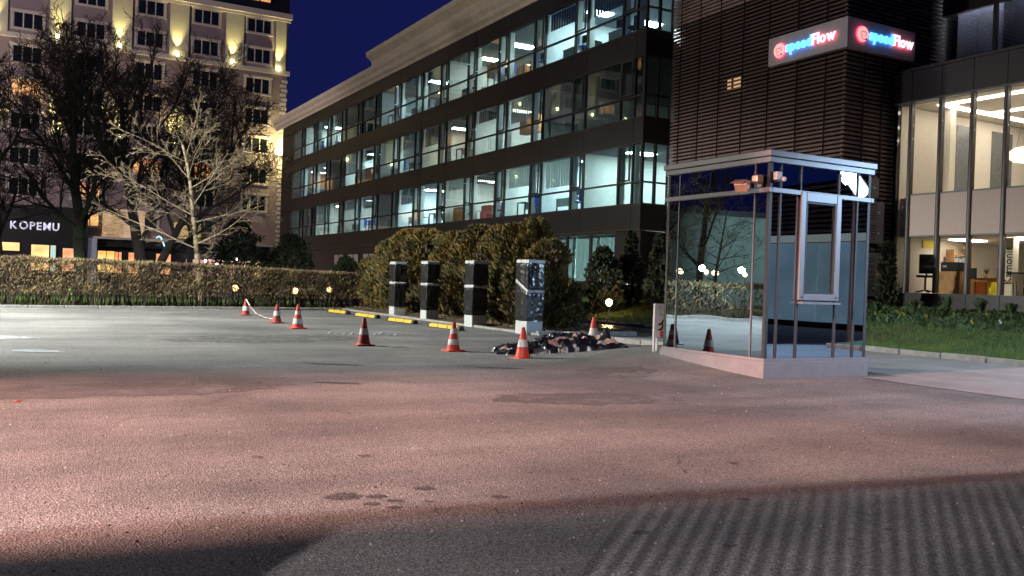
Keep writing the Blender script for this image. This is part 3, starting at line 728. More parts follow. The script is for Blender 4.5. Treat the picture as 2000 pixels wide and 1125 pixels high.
M_WARM = em('cove_light', (1.0, .93, .82), 13.5)
for (x0, y0, x1, y1) in ((26.5, 19.0, 31.5, 19.25), (26.5, 12.0, 26.75, 19.0), (31.25, 12.0, 31.5, 19.0), (28.9, 12, 29.15, 19)): MB().box(x0, y0, 7.585, x1 , y1, 7.615).build('cove_light', M_WARM, pod)
for y in (11, 13, 15, 17, 19): MB().box(27.4, y - .3, 3.20, 28.6, y + .3, 3.235).build('ceiling_light', M_WARM, pod)
M_GRYP = pm('grey_glazing', (.16, .17, .18), .25)
for (x0, x1) in ((28.6, 29.5), (30.6, 31.8)):
    MB().box(x0, YP1 - .15, 4.6, x1, YP1 - .125, 7.3).build('inner_door', M_GRYP, pod)
MB().box(33.9, 15.5, 4.6, 33.95, 18.8, 7.2).build('inner_glazing', M_GRYP, pod)
# pendant lamp
pl_ = thing('pendant_lamp', 'large white oval pendant lamp hanging in the upper podium room', 'lamp', (28.0, 17.1, 5.62))
MB().lathe([(.12, 0), (.38, .05), (.52, .16), (.55, .26), (.50, .38), (.36, .48), (.1, .53)], 28).build('lamp_shade', em('pendant_glow', (1.0, .90, .74), 1.6), pl_, smooth=True, local=True)
for a in (0, 2.1, 4.2): MB().tube((.3 * math.cos(a), .3 * math.sin(a), .5), (.05 * math.cos(a), .05 * math.sin(a), 1.96), .006, .006, 5).build('cord', M_SILV, pl_, local=True)
# vertical lettering on the white column
vt = text_mesh('Kamonit', .34, .01); vt.materials.clear(); vt.materials.append(M_BLK)
vt.transform(orient((0, 0, 1), (0, 1, 0))); vt.name = 'vertical_lettering'
link('vertical_lettering', vt, (27.285, 17.02, 1.75), pod)
# lower room furniture
oc = chair_proto('office_chair', M_BLK, 'tall black mesh office chair behind the podium glass'); oc.location = (26.45, 19.42, 1.385); oc.rotation_euler = (0, 0, R(-60)); oc.scale = (1.1, 1.1, 1.22)
dk = thing('wooden_counter', 'brown wooden counter in the lower podium room', 'counter', (27.0, 18.75, 1.385))
MB().box(-.35, -.42, 0, .35, .42, .72).build('body', M_WOOD, dk, local=True, bevel=.01)
MB().box(-.37, -.44, .721, .37, .44, .755).build('counter_top', M_WOOD, dk, local=True)
pn = thing('printer', 'black box printer standing on the brown wooden counter', 'printer', (27.0, 18.75, 2.142))
MB().box(-.28, -.33, 0, .28, .33, .30).build('body', M_BLK, pn, local=True, bevel=.03)
MB().box(-.285, .1, .12, -.281, .25, .2).build('panel', M_GREY, pn, local=True)
sh = thing('bookshelf', 'pale wood bookshelf with papers against the podium side wall', 'shelf', (28.6, 19.72, 1.385))
MB().box(-.5, -.16, 0, -.47, .16, 1.55).build('side_panel', M_WOOD, sh, local=True); MB().box(.47, -.16, 0, .5, .16, 1.75).build('side_panel', M_WOOD, sh, local=True)
for zz in (.02, .5, .95, 1.35): MB().box(-.469, -.16, zz, .469, .16, zz + .03).build('shelf_board', M_WOOD, sh, local=True)
for k in range(6):
    tag(MB().box(28.2 + k * .1, 19.62, 2.37, 28.28 + k * .1, 19.82, 2.37 + .26 + .03 * (k % 3)).build('ring_binder', M_WHT if k % 2 else M_GREY), f'{"white" if k % 2 else "grey"} ring binder, {ORD[k]} from the left on the podium bookshelf', 'binder', 'ring binders on the podium bookshelf')
def potted(name, label, loc, s=1.0, seed=1):
    t = thing(name, label, 'plant', loc)
    MB().lathe([(.10 * s, 0), (.14 * s, .22 * s), (.13 * s, .23 * s)], 14).build('pot', M_WOOD, t, local=True)
    b = MB(); r = random.Random(seed)
    for i in range(26):
        a = r.uniform(0, 6.28); e = r.uniform(.1, .28) * s; h = r.uniform(.25, .5) * s
        p0 = Vector((0, 0, .2 * s)); p1 = Vector((math.cos(a) * e, math.sin(a) * e, .2 * s + h)); n = Vector((-math.sin(a), math.cos(a), 0)) * .02 * s
        mdl = (p0 + p1) / 2 + Vector((0, 0, .06 * s)); b.quad(p0 - n * .3, p0 + n * .3, mdl + n, mdl - n); b.quad(mdl - n, mdl + n, p1 + n * .2, p1 - n * .2)
    b.build('leaves', M_GREEN, t, local=True); return t
potted('potted_plant', 'spiky plant in a wooden pot on top of the bookshelf', (28.85, 19.72, 3.0 - .02), .55, 2)
potted('potted_plant', 'small green plant on the bench behind the visitor chair', (28.0, 18.3, 1.95), .5, 3)
vc = thing('visitor_chair', 'black visitor chair with thin metal legs in front of a wooden bench', 'chair', (26.9, 17.95, 1.385), R(80))
MB().box(-.25, -.24, .43, .25, .24, .47).build('seat', M_WOOD, vc, local=True, bevel=.01)
MB().box(-.25, .2, .52, .25, .24, .86).build('backrest', M_BLK, vc, local=True, bevel=.02)
for sx in (-.22, .22):
    for sy in (-.22, .22): MB().tube((sx, sy, 0), (sx * .95, sy * .95, .43 if sy < 0 else .6), .012, .012, 6).build('leg', M_FRAME, vc, local=True)
bn = thing('wooden_bench', 'orange wooden bench chest in the lower podium room', 'bench', (28.0, 18.2, 1.385))
MB().box(-.3, -.5, 0, .3, .5, .55).build('body', pm('orange_wood', (.55, .19, .06), .5), bn, local=True, bevel=.01); MB().box(-.32, -.52, .551, .32, .52, .58).build('lid', M_WOOD, bn, local=True)
tb = thing('round_table', 'dark round table at the right edge of the podium room', 'table', (27.6, 16.75, 1.385))
MB().lathe([(.55, .72), (.56, .735), (.55, .75)], 24).build('table_top', M_BLK, tb, local=True); MB().tube((0, 0, .02), (0, 0, .72), .05, .05, 10).build('column', M_FRAME, tb, local=True); MB().lathe([(.3, 0), (.28, .03), (.06, .05)], 18).build('base', M_FRAME, tb, local=True)
v2 = dup(vc, (26.75, 16.8, 1.385), R(20), 'black visitor chair drawn up to the dark round table')
tag(MB().box(27.0, 20.0 - .04, 2.95, 27.8, 19.992, 3.2).build('yellow_board', pm('yellow_board', (.75, .6, .04), .6)), 'yellow board hung high on the cream podium wall', 'board')
tag(MB().box(27.35, 17.7, 1.39, 27.65, 17.85, 1.82).build('yellow_bin', pm('yellow_board', (.75, .6, .04), .6), bevel=.02), 'yellow waste bin beside the white lettered column', 'bin')
# upper storey glass set back above the podium
XU = 28.08
MB().box(XU + 1.4, YP0, 8.76, XU + 1.6, YT - .05, 12.5).build('upper_room', pm('dim_room', (.06, .06, .065), .9), pod)
MB().box(XU - .1, YP0, 11.0, XU + .10, YT - .02, 16).build('upper_wall', M_PURP, pod)
up = MB().box(-.01, -.85, 0, .01, .85, 2.2).mesh('pane', G_BACKG); um = MB().box(-.06, -.06, 0, .06, .06, 2.24).mesh('mullion', M_FRAME)
for k in range(6):
    y = YT - 1.0 - k * 1.85
    link('pane', up, (XU, y, 8.76), pod); link('mullion', um, (XU, y - .925, 8.76), pod)
MB().box(XU + .30, 13.5, 11.70, XU + .55, 20.2, 11.76).build('ceiling_light', em('dim_office_light', (.85, .88, 1.0), 30), pod)
curtain_mesh(18.5, 20.15, 8.78, 11.5, XU + .62, 6, .012).build('curtain', pm('grey_curtain', (.5, .5, .55), .9), pod)
curtain_mesh(14.4, 18.2, 8.78, 11.5, XU + .62, 26, .04).build('curtain', pm('dim_curtain', (.10, .10, .12), .9), pod)

# wing right of the frame: seen only in the kiosk's mirror glass
wing = thing('side_wing', 'pale walled wing with dark slats above, mirrored in the kiosk glass', 'building', (27, -6, 0))
MB().box(25.6, -26, -.2, 32, 8.9, 5.35).build('wall', M_BACK, wing)
for k in range(11): MB().box(25.45, -25.8 + k * 3.1, .22, 25.58, -22.76 + k * 3.1, 3.10).build('window', em('blue_panel_glow', (.28, .40, .48), .55, (.40, .55, .62), .8), wing)  # pale wall panels rather than windows, their light is an added glow
MB().box(25.35, -26, 3.14, 25.59, 8.9, 3.40).build('beam', em('pale_beam_glow', (1, .95, .85), .42), wing)  # paleness of the beam put in as glow
ws = MB().box(-.05, -17.4, 0, .05, 17.4, .10).mesh('slat', M_LOUV)
for k in range(10): link('slat', ws, (25.5, -8.55, 3.5 + k * .18), wing)

# ------------------------------------------------------------------ hotel (facade Y = 91.7)
YH = 91.7; HX1 = 24.0; HX0 = -45
hotel = thing('hotel_building', 'tall mauve rendered hotel with yellow lit pilasters, white window surrounds and dark roof', 'hotel', (-5, 98, 0))
MB().box(HX0, YH, -.2, HX1, YH + 14, 27.2).build('wall', M_HOTEL, hotel)
MB().box(HX0, YH - .45, 27.21, HX1 + .3, YH + 14, 27.75).build('cornice', M_HOTELT, hotel)
MB().box(HX0, YH - .25, 26.95, HX1 + .15, YH + .01, 27.205).build('cornice_bed', M_HOTELT, hotel)
MB().prism([(YH - .05, 27.76), (YH + 13.5, 27.76), (YH + 12.5, 33), (YH + 1.2, 33)], 0, HX0, HX1 + .1).build('roof', M_ROOF, hotel)
MB().box(HX0, YH - .35, 21.55, HX1 + .2, YH + .02, 21.95).build('ledge', M_HOTELT, hotel)
MB().box(HX0, YH - .3, 13.25, HX1 - 5.5, YH + .02, 13.5).build('ledge', M_HOTELT, hotel)
cols = [21.08 - 5.08 * k for k in range(13)]
rows = [(25.45, 26.8), (22.45, 23.85), (19.4, 20.9), (16.4, 17.85), (13.5, 14.95), (10.4, 11.85), (7.65, 9.15), (5.2, 6.4)]
M_LITW = em('orange_lit_pane', (.30, .06, .01), 1.5, (1.0, .48, .12), 1.1, .36, .6)
M_LITW2 = em('amber_lit_pane', (.5, .2, .04), 1.2, (1.0, .66, .25), 1.3)
M_TEAL = pm('teal_dark_pane', (.012, .022, .026), .1, var=.5, scale=1.5, emit=(.10, .2, .2), es=.06)
def win_meshes(h, wide=2.36):
    fr = MB(); t = .10
    fr.box(-wide/2 - .20, -.12, -.16, wide/2 + .20, .02, -.03); fr.box(-wide/2 - .26, -.16, h + .06, wide/2 + .26, .02, h + .24)
    for s in (-1, 1): fr.box(s * (wide/2 + .18), -.10, -.029, s * (wide/2 + .03), .02, h + .059)
    for x in (-wide/2 - .029, -wide/6 - .05, wide/6 - .05, wide/2 - .071): fr.box(x, -.05, -.029, x + .1, .03, h + .059)
    for z in (-.028, h - .03): fr.box(-wide/2 + .072, -.048, z, wide/2 - .072, .028, z + .08)
    pn = MB().box(-wide/6 + .055, -.02, .053, wide/6 - .055, .0, h - .035)
    return fr.mesh('window', M_HOTELT), wide
WM = {}
lit = {(2, 5): M_LITW, (1, 5): M_LITW, (3, 6): M_LITW, (4, 3): M_LITW, (7, 4): M_LITW, (9, 3): M_LITW, (6, 2): M_LITW, (8, 1): M_LITW, (3, 7): M_LITW2, (11, 4): M_LITW, (9, 1): M_LITW2}
def paneof(h, mt):
    k = ('p', round(h, 2), mt.name)
    if k not in WM: WM[k] = MB().box(-2.36/6 + .055, -.02, .053, 2.36/6 - .055, .0, h - .035).mesh('pane', mt)
    return WM[k]
hr = random.Random(5)
for ci, cx in enumerate(cols):
    for ri, (z0, z1) in enumerate(rows):
        if ri == 7 and ci < 1: continue
        h = z1 - z0; k = round(h, 2)
        if k not in WM: WM[k] = win_meshes(h)[0]
        wo = link('window', WM[k], (cx, YH - .02, z0), hotel)
        mt = lit.get((ci, ri), M_TEAL if (ri >= 5 and hr.random() < .5) else M_HGL)
        for j in (-1, 0, 1): link('pane', paneof(h, mt), (cx + j * 2.36 / 3, YH - .02, z0), wo)
    fr = MB(); fr.box(cx - 1.15, YH + .1, 28.6, cx + 1.15, YH + 1.1, 30.3)
    ro = fr.build('dormer', M_ROOF, hotel)
    for j in (-1, 0): MB().box(cx + .08 + j * 1.1, YH + .06, 28.7, cx + 1.02 + j * 1.1, YH + .095, 30.2).build('pane', M_LITW if hr.random() < .55 or ci == 0 else M_HGL, ro)
# pilasters with uplights
PX = [23.25, 18.7, 13.5, 8.45, 3.3, -1.7, -6.8, -11.9, -17, -22, -27.2, -32.3]
for k, px in enumerate(PX):
    wd = .52 if k == 0 else .86
    MB().box(px - wd, YH - .16, 21.96, px + wd, YH + .01, 26.94).build('pilaster', M_PIL, hotel)
    u = MB().lathe([(.12, 0), (.16, .1), (.15, .3)], 12, (px - (.25 if k == 0 else .2), YH - .42, 21.96)).build('uplight', em('uplight_glow', (1.0, .92, .45), 22), hotel)
    if k < 9:
        lamp('uplight_lamp', 'SPOT', (px - (.25 if k == 0 else .2), YH - .52, 22.3), 1500, (1.0, .86, .34), .12, (px - .1, YH - .12, 26.5), 52, .9)
    if 2 <= k < 8:
        MB().box(px - .7, YH - .12, 13.51, px + .7, YH + .01, 17.2).build('pilaster', M_PIL, hotel)
        MB().lathe([(.12, 0), (.16, .1), (.15, .3)], 12, (px, YH - .4, 13.51)).build('uplight', MATS['uplight_glow'], hotel)
        lamp('uplight_lamp', 'SPOT', (px, YH - .62, 13.85), 1500, (1.0, .84, .34), .12, (px, YH - .1, 16.4), 100, .8)
# corner quoins
q = MB().box(-.30, -.08, 0, .30, .06, .30).mesh('quoin', M_HOTELT)
for k in range(45):
    z = 1.0 + k * .46
    if z < 21.2: link('quoin', q, (HX1 - (.26 if k % 2 else .36), YH - .02, z), hotel)
# corner lantern
ln = thing('wall_lantern', 'glowing yellow lantern on the hotel corner beside the office end', 'lamp', (23.35, YH - .6, 13.4))
MB().lathe([(.08, 0), (.40, .14), (.48, .45), (.3, .66), (.06, .74)], 16).build('lantern_glass', em('lantern_glow', (1.0, .92, .40), 26), ln, smooth=True, local=True)
MB().box(-.04, .1, .3, .04, .6, .36).build('bracket', M_DARK, ln, local=True); MB().lathe([(.24, .66), (.02, .86)], 14).build('cap', M_DARK, ln, local=True)
lamp('lantern_light', 'POINT', (23.3, YH - 1.6, 13.9), 1500, (1.0, .86, .36), .25)
# ground floor shops
shop = thing('hotel_shopfront', 'dark ground floor shop annex with warm lit windows below the hotel', 'shop', (5, 89, 0))
MB().box(-30, 88.6, -.2, 5.9, YH - .03, 6.6).build('wall', M_BLK2, shop)
MB().box(5.95, 89.6, 3.35, 22.3, YH - .03, 4.0).build('fascia', M_BLK2, shop)
MB().box(5.95, 89.0, 4.01, 22.4, YH - .03, 4.22).build('canopy', M_HOTELT, shop)
MB().box(5.96, 90.4, -.2, 22.3, YH - .03, 3.34).build('wall', M_BLK2, shop)
MB().box(6.0, 88.9, -.2, 6.7, 89.55, 4.0).build('pillar', pm('grey_pillar', (.3, .31, .36), .7, emit=(.4, .42, .6), es=.12), shop)  # pillar colour carries a faint added glow
M_SHY = em('shop_yellow', (.75, .38, .08), 1.5, (1.0, .75, .30), .8); M_SHO = em('shop_orange', (.75, .22, .06), 1.3, (1.0, .55, .25), .9); M_SHP = em('shop_pink', (.32, .10, .09), 1.2, (.9, .45, .35), 1.4, .4, .62)
M_SHC = em('shop_cool', (.5, .75, .65), .9)
for (x0, x1, z0, z1, mt) in ((-4.6, -2.3, 1.0, 3.2, M_SHY), (-1.2, .6, 2.6, 3.3, M_SHY), (1.5, 2.9, 1.0, 3.2, M_SHY), (2.95, 3.4, 1.0, 3.2, M_SHC), (3.95, 4.85, 1.0, 3.0, M_SHO)):
    f = MB(); 
    for (a, b, c, d) in ((x0 - .08, x0 - .001, z0 - .08, z1 + .08), (x1 + .001, x1 + .08, z0 - .08, z1 + .08), (x0, x1, z0 - .08, z0 - .001), (x0, x1, z1 + .001, z1 + .08)): f.box(a, 88.52, c, b, 88.59, d)
    f = f.build('window', M_FRAME, shop); MB().box(x0 + .002, 88.55, z0 + .002, x1 - .002, 88.58, z1 - .002).build('pane', mt, f)
for (x0, x1, z0, z1, mt) in ((6.9, 8.3, 1.0, 2.95, M_SHY), (8.35, 8.9, 1.0, 2.9, M_SHO), (9.5, 10.5, 1.0, 2.9, M_SHO), (10.6, 11.0, 1.0, 2.7, M_SHP), (11.9, 13.2, 1.0, 2.9, M_SHO), (14.6, 16.4, 1.0, 2.5, M_SHP), (16.6, 19.1, 1.0, 2.6, M_SHP), (19.4, 20.6, 1.0, 2.6, M_SHP), (20.9, 21.7, 1.0, 2.6, M_SHY)):
    f = MB()
    for (a, b, c, d) in ((x0 - .05, x0 - .001, z0 - .08, z1 + .08), (x1 + .001, x1 + .05, z0 - .08, z1 + .08), (x0, x1, z0 - .08, z0 - .001), (x0, x1, z1 + .001, z1 + .08), ((x0+x1)/2 - .03, (x0+x1)/2 + .03, z0, z1)): f.box(a, 90.32, c, b, 90.38, d)
    f = f.build('window', M_FRAME, shop); MB().box(x0 + .002, 90.36, z0 + .002, (x0+x1)/2 - .031, 90.38, z1 - .002).build('pane', mt, f); MB().box((x0+x1)/2 + .031, 90.36, z0 + .002, x1 - .002, 90.38, z1 - .002).build('pane', mt, f)
# wall panel above the canopy with warm light painted in as glow, window behind the trees
MB().box(7.3, YH - .5, 4.3, 10.9, YH - .04, 6.9).build('warm_glow_panel', em('warm_glow_panel', (.55, .30, .14), .55, (1.0, .62, .30), .7), shop)
MB().box(13.6, YH - .4, 4.5, 16.0, YH - .04, 6.0).build('warm_glow_panel', em('warm_glow_panel2', (.5, .28, .06), .6, (1.0, .72, .25), 1.6), shop)
ss = thing('shop_sign', 'white glowing letters on the dark shop front at far left', 'sign', (2, 88.5, 4.4))
M_SGN = em('white_letters', (.82, .84, 1.0), 1.1, (.25, .25, .35), 3.)
x = 0
for ch in 'KOPEMU':
    me = text_mesh(ch, .95, .04, .02, squeeze=.9); a = min(v.co.x for v in me.vertices); b = max(v.co.x for v in me.vertices)
    for v in me.vertices: v.co.x -= a
    me.materials.clear(); me.materials.append(M_SGN); me.transform(orient((1, 0, 0), (0, 0, 1))); me.name = 'letter'
    link('letter', me, (-.15 + x, 88.5, 4.5), ss); x += b - a + .13
# string of small white bulbs along the right shops
for k in range(9):
    x = 14.9 + k * .72 + random.uniform(-.2, .2)
    tag(MB().lathe([(.05, 0), (.13, .1), (.13, .2), (.05, .28)], 10, (x, 89.4, 2.2 + random.uniform(-.35, .45))).build('shop_bulb', em('bulb_white', (1.0, .9, 1.0), 7), smooth=True), f'small white bulb, {ORD[k]} from the left in front of the shop windows', 'lamp', 'white bulbs at the right shops')
bs = thing('awning_glow', 'small pale blue glowing loop for the lit awning above the shop beside the leaning dark trunk', 'sign', (12.2, 89.3, 3.0))
b = MB()
for i in range(14):
    f = lambda t: (11.75 + t * 1.35, 89.3, 4.35 - 1.0 * t + .35 * math.sin(t * 7))
    b.tube(f(i / 14), f((i + 1) / 14), .06, .06, 6)
b.build('awning_glow_tube', em('awning_blue', (.35, .72, 1.0), 2.2), bs)  # glowing curve stands in for a pale blue lit awning

# ------------------------------------------------------------------ kiosk
KX, KY, KX2, KY2 = 9.44, 9.49, 11.57, 11.79
kio = thing('glass_kiosk', 'small mirrored glass kiosk with silver roof rim on the asphalt edge', 'kiosk', (10.5, 10.6, 0))
MB().box(KX - .03, KY - .03, -.1, KX2 + .03, KY2 + .03, .255).build('plinth', M_PLINTH, kio, bevel=.006)
MB().box(KX - .012, KY - .012, .256, KX2 + .012, KY2 + .012, .30).build('base_rail', M_PLINTH, kio, bevel=.004)
MB().box(KX + .1, KY + .1, .301, KX2 - .1, KY2 - .1, .34).build('floor', M_GREY, kio)
MB().box(KX - .055, KY - .055, 3.20, KX2 + .055, KY2 + .055, 3.285).build('roof', M_SILV, kio, bevel=.006)
MB().box(KX - .03, KY - .03, 3.115, KX2 + .03, KY2 + .03, 3.192).build('roof_rim', M_SILV, kio, bevel=.004)
MB().box(KX + .05, KY + .05, 3.06, KX2 - .05, KY2 - .05, 3.11).build('ceiling', M_GREY, kio)
BZ0, BZ1 = 2.685, 2.755
bd = MB(); bd.box(KX - .03, KY - .03, BZ0, KX + .02, KY2 + .03, BZ1); bd.box(KX2 - .02, KY - .03, BZ0, KX2 + .03, KY2 + .03, BZ1); bd.box(KX + .021, KY - .03, BZ0, KX2 - .021, KY + .02, BZ1); bd.box(KX + .021, KY2 - .02, BZ0, KX2 - .021, KY2 + .03, BZ1)
bd.build('band', M_SILV, kio, bevel=.005)
for (x, y) in ((KX, KY), (KX2, KY), (KX, KY2), (KX2, KY2)):
    sx = 1 if x == KX else -1; sy = 1 if y == KY else -1
    MB().box(x + sx * .006, y + sy * .006, .301, x + sx * .06, y + sy * .06, 3.114).build('corner_post', M_FRAME, kio)
def kpane_x(x, y0, y1, z0, z1, mt=G_KIO): MB().box(x, y0 + .006, z0, x + .02, y1 - .006, z1).build('pane', mt, kio)
def kpane_y(y, x0, x1, z0, z1, mt=G_KIO): MB().box(x0 + .006, y, z0, x1 - .006, y + .02, z1).build('pane', mt, kio)
ym = [KY + .06, 9.785, 11.48, KY2 - .06]
for a, b in zip(ym[:-1], ym[1:]):
    kpane_x(KX + .012, a, b, .305, BZ0 - .002); kpane_x(KX + .012, a, b, BZ1 + .002, 3.112); kpane_x(KX2 - .03, a, b, .305, BZ0 - .002); kpane_x(KX2 - .03, a, b, BZ1 + .002, 3.112)
for y in (9.785, 11.48):
    for x in (KX + .002, KX2 - .024): MB().box(x - .006, y - .008, .301, x + .026, y + .008, BZ0 - .001).build('mullion', M_SILV, kio); MB().box(x - .006, y - .008, BZ1 + .001, x + .026, y + .008, 3.113).build('mullion', M_SILV, kio)
xm = [KX + .06, 9.66, 10.06, 10.86, 11.27, KX2 - .06]
for i, (a, b) in enumerate(zip(xm[:-1], xm[1:])):
    kpane_y(KY + .012, a, b, BZ1 + .002, 3.112)
    if i != 2: kpane_y(KY + .012, a, b, .305, BZ0 - .002)
    else: kpane_y(KY + .012, a, b, .305, 1.14)
    kpane_y(KY2 - .03, a, b, .305, BZ0 - .002); kpane_y(KY2 - .03, a, b, BZ1 + .002, 3.112)
for x in (9.66, 10.06, 10.86, 11.27):
    MB().box(x - .016, KY - .006, .301, x + .016, KY + .03, BZ0 - .001).build('mullion', M_FRAME, kio); MB().box(x - .014, KY - .006, BZ1 + .001, x + .014, KY + .03, 3.113).build('mullion', M_FRAME, kio)
# serving window
wf = MB(); wx0, wx1, wz0, wz1 = 10.04, 10.88, 1.15, 2.74
for (a, b, c, d) in ((wx0, wx0 + .10, wz0, wz1), (wx1 - .10, wx1, wz0, wz1), (wx0 + .101, wx1 - .101, wz0, wz0 + .10), (wx0 + .101, wx1 - .101, wz1 - .14, wz1)): wf.box(a, KY - .045, c, b, KY - .010, d)
wo = wf.build('window', M_SILV, kio, bevel=.008)
iw = MB()
for (a, b, c, d) in ((wx0 + .105, wx0 + .135, wz0 + .105, wz1 - .145), (wx1 - .135, wx1 - .105, wz0 + .105, wz1 - .145), (wx0 + .136, wx1 - .136, wz0 + .105, wz0 + .125), (wx0 + .136, wx1 - .136, wz1 - .165, wz1 - .145)): iw.box(a, KY - .04, c, b, KY - .002, d)
iw.build('gasket', M_FRAME, wo)
MB().box(wx0 + .136, KY - .012, wz0 + .126, wx1 - .136, KY + .006, wz1 - .166).build('pane', G_KIO2, wo)
MB().box(wx0 + .02, KY - .10, wz0 - .05, wx1 - .02, KY - .005, wz0 - .02).build('window_ledge', M_SILV, kio)
for x in (wx0 + .06, wx1 - .06): MB().tube((x, KY - .046, wz0 + .05), (x, KY - .053, wz0 + .05), .014, .014, 8).build('screw', M_FRAME, wo)
# inside: counter and stool back
ct = thing('counter', 'dark counter standing inside the kiosk behind the serving window', 'counter', (10.5, 10.0, .34))
MB().box(-.6, -.2, 0, .6, .2, .72).build('body', M_GREY, ct, local=True); MB().box(-.65, -.25, .721, .65, .25, .75).build('counter_top', M_SILV, ct, local=True)
# floodlight on the near corner of the left face
fl = thing('floodlight', 'small copper coloured floodlight on a bracket at the kiosk corner', 'floodlight', (KX - .05, 9.66, 2.80))
M_COP = pm('copper_paint', (.62, .42, .30), .35, .4)
bx = MB().box(-.12, -.10, -.10, .02, .10, .03); me = bx.mesh('head', M_COP); o = link('head', me, (-.20, .10, .02), fl, local=True, bevel=.012); o.rotation_euler = (0, R(-28), R(25))
bx = MB().box(-.09, -.09, -.004, .09, .09, .004); o = link('visor', bx.mesh('visor', M_COP), (-.27, .12, .035), fl, local=True); o.rotation_euler = (0, R(-20), R(25))
MB().box(-.10, -.07, .02, .03, .05, .13).build('housing', M_COP, fl, local=True, bevel=.02)
MB().box(.0, -.05, -.04, .045, .05, .14).build('wall_plate', M_SILV, fl, local=True); MB().tube((-.05, 0, .05), (-.2, .1, .0), .018, .018, 8).build('arm', M_COP, fl, local=True)
sc_ = thing('security_camera', 'white box with a small dome camera under the kiosk roof', 'camera', (9.545, KY - .03, 2.86))
MB().box(-.05, -.05, 0, .05, .03, .12).build('box', M_CHG, sc_, local=True, bevel=.01); MB().box(-.04, -.06, -.03, .03, .0, -.001).build('bracket', M_FRAME, sc_, local=True); MB().lathe([(.0, -.02), (.03, -.01), (.036, .015), (.03, .04), (.01, .05)], 14, (.075, -.06, 0)).build('dome', M_CHG, sc_, smooth=True, local=True)
MB().tube((.04, -.03, .02), (.075, -.05, .02), .01, .01, 6).build('arm', M_CHG, sc_, local=True)

# meter board with red sockets
mb = thing('meter_board', 'white board on posts with red sockets and cables at the kiosk back corner', 'board', (9.6, 12.1, gz(9.6, 12.1)))
MB().box(-.115, -.03, .23, .14, .02, .80).build('board', M_WHT, mb, local=True, bevel=.006)
MB().box(-.11, -.02, -.1, -.075, .015, .229).build('post', M_WHT, mb, local=True); MB().box(-.045, -.02, -.1, -.025, .015, .229).build('post', M_WHT, mb, local=True)
M_RS = pm('red_socket', (.45, .02, .015), .4)
for (x, z, r) in ((.09, .42, .055), (.06, .29, .06)): MB().tube((x, -.03, z), (x, -.13, z - .02), r, r * .9, 14).build('socket', M_RS, mb, local=True)
b = MB(); b.tube((.06, -.035, .62), (.06, -.035, .52), .012, .012, 6); b.tube((-.02, -.04, .62), (.05, -.04, .62), .012, .012, 6); b.build('bracket', pm('olive_metal', (.35, .30, .12), .5), mb, local=True)
for k, (z0) in enumerate((.50, .41)):
    b = MB(); P = [(-.05 + .03 * i, -.05 - .02 * math.sin(i), z0 - .05 + .09 * sstep(0, 5, i)) for i in range(6)]
    for p, q_ in zip(P[:-1], P[1:]): b.tube(p, q_, .014, .014, 6)
    b.build('cable', M_BLK, mb, local=True)
MB().box(-.03, -.033, .71, .02, -.0305, .76).build('marking', M_GREY, mb, local=True)

# ------------------------------------------------------------------ wrapped chargers
def charger(loc, label, seed, w=.46, d=.40, h=1.86, diag=False):
    t = thing('wrapped_charger', label, 'charging station', loc, 0, 'wrapped charging stations in front of the thujas')
    MB().box(-d/2, -w/2, -.05, d/2, w/2, .34).build('base', M_CHG, t, local=True, bevel=.012)
    MB().box(-d/2 - .003, -w/2 + .03, .03, -d/2 - .0005, w/2 - .03, .28).build('cover_plate', M_CHG, t, local=True)
    b = MB(); nz2 = 46; per = []
    n1 = 12
    for i in range(n1): per.append((-d/2, w/2 - w * i / n1))          # faces -X, then -Y, +X, +Y
    for i in range(n1): per.append((-d/2 + d * i / n1, -w/2))
    for i in range(n1): per.append((d/2, -w/2 + w * i / n1))
    for i in range(n1): per.append((d/2 - d * i / n1, w/2))
    N = len(per); vs = []
    for k in range(nz2 + 1):
        z = .33 + (h - .345) * k / nz2
        for (x, y) in per:
            nrm = Vector((x / d, y / w, 0)).normalized()
            q1 = noise.noise(Vector((x * 7 + seed * 9, y * 7, z * 2.2))); q2 = abs(noise.noise(Vector((x * 11 + z * (3 if diag else .8), y * 11 + seed, z * 3.5 + z * (4 if diag else 0)))))
            a = .018 + .030 * q1 + (.035 if diag else .026) * q2
            tie = min(abs(z - (h - .05)), abs(z - (1.12 if not diag else 1.2 + y * .45)), abs(z - .36))
            a *= .35 + .65 * sstep(.0, .10, tie)
            vs.append((x + nrm.x * a, y + nrm.y * a, z))
    fs = [(k*N + i, (k+1)*N + i, (k+1)*N + (i+1) % N, k*N + (i+1) % N)[::-1] for k in range(nz2) for i in range(N)]
    fs.append(tuple(range(nz2 * N, (nz2 + 1) * N)))
    b.add(vs, fs); b.build('black_wrap', M_BLKPL, t, smooth=True, local=True)
    def band(z, hh, nm, slope=0):
        bb = MB(); vs = []
        for (dz, off) in ((0, .022), (hh, .022), (hh, .002), (0, .002)):
            for (x, y) in per:
                nrm = Vector((x / d, y / w, 0)).normalized(); o = off + .008 * noise.noise(Vector((x * 14, y * 14, seed + dz * 20)))
                vs.append((x + nrm.x * o, y + nrm.y * o, z + dz + slope * y + .012 * noise.noise(Vector((x * 9, y * 9, seed)))))
        fs = [(r*N + i, r*N + (i+1) % N, ((r+1) % 4)*N + (i+1) % N, ((r+1) % 4)*N + i) for r in range(4) for i in range(N)]
        bb.add(vs, fs); bb.build(nm, M_TAPE, t, smooth=True, local=True)
    band(1.09 if not diag else 1.16, .085, 'tape_band', .45 if diag else 0)
    MB().box(-d/2 - .02, -w/2 - .02, h - .10, d/2 + .02, w/2 + .02, h).build('top_tape', M_TAPE, t, local=True, bevel=.025)
    if diag: MB().box(-d/2 - .035, -w/2 - .022, .40, d/2 * .2, -w/2 - .012, .9).build('loose_flap', M_BLKPL, t, local=True)
    return t
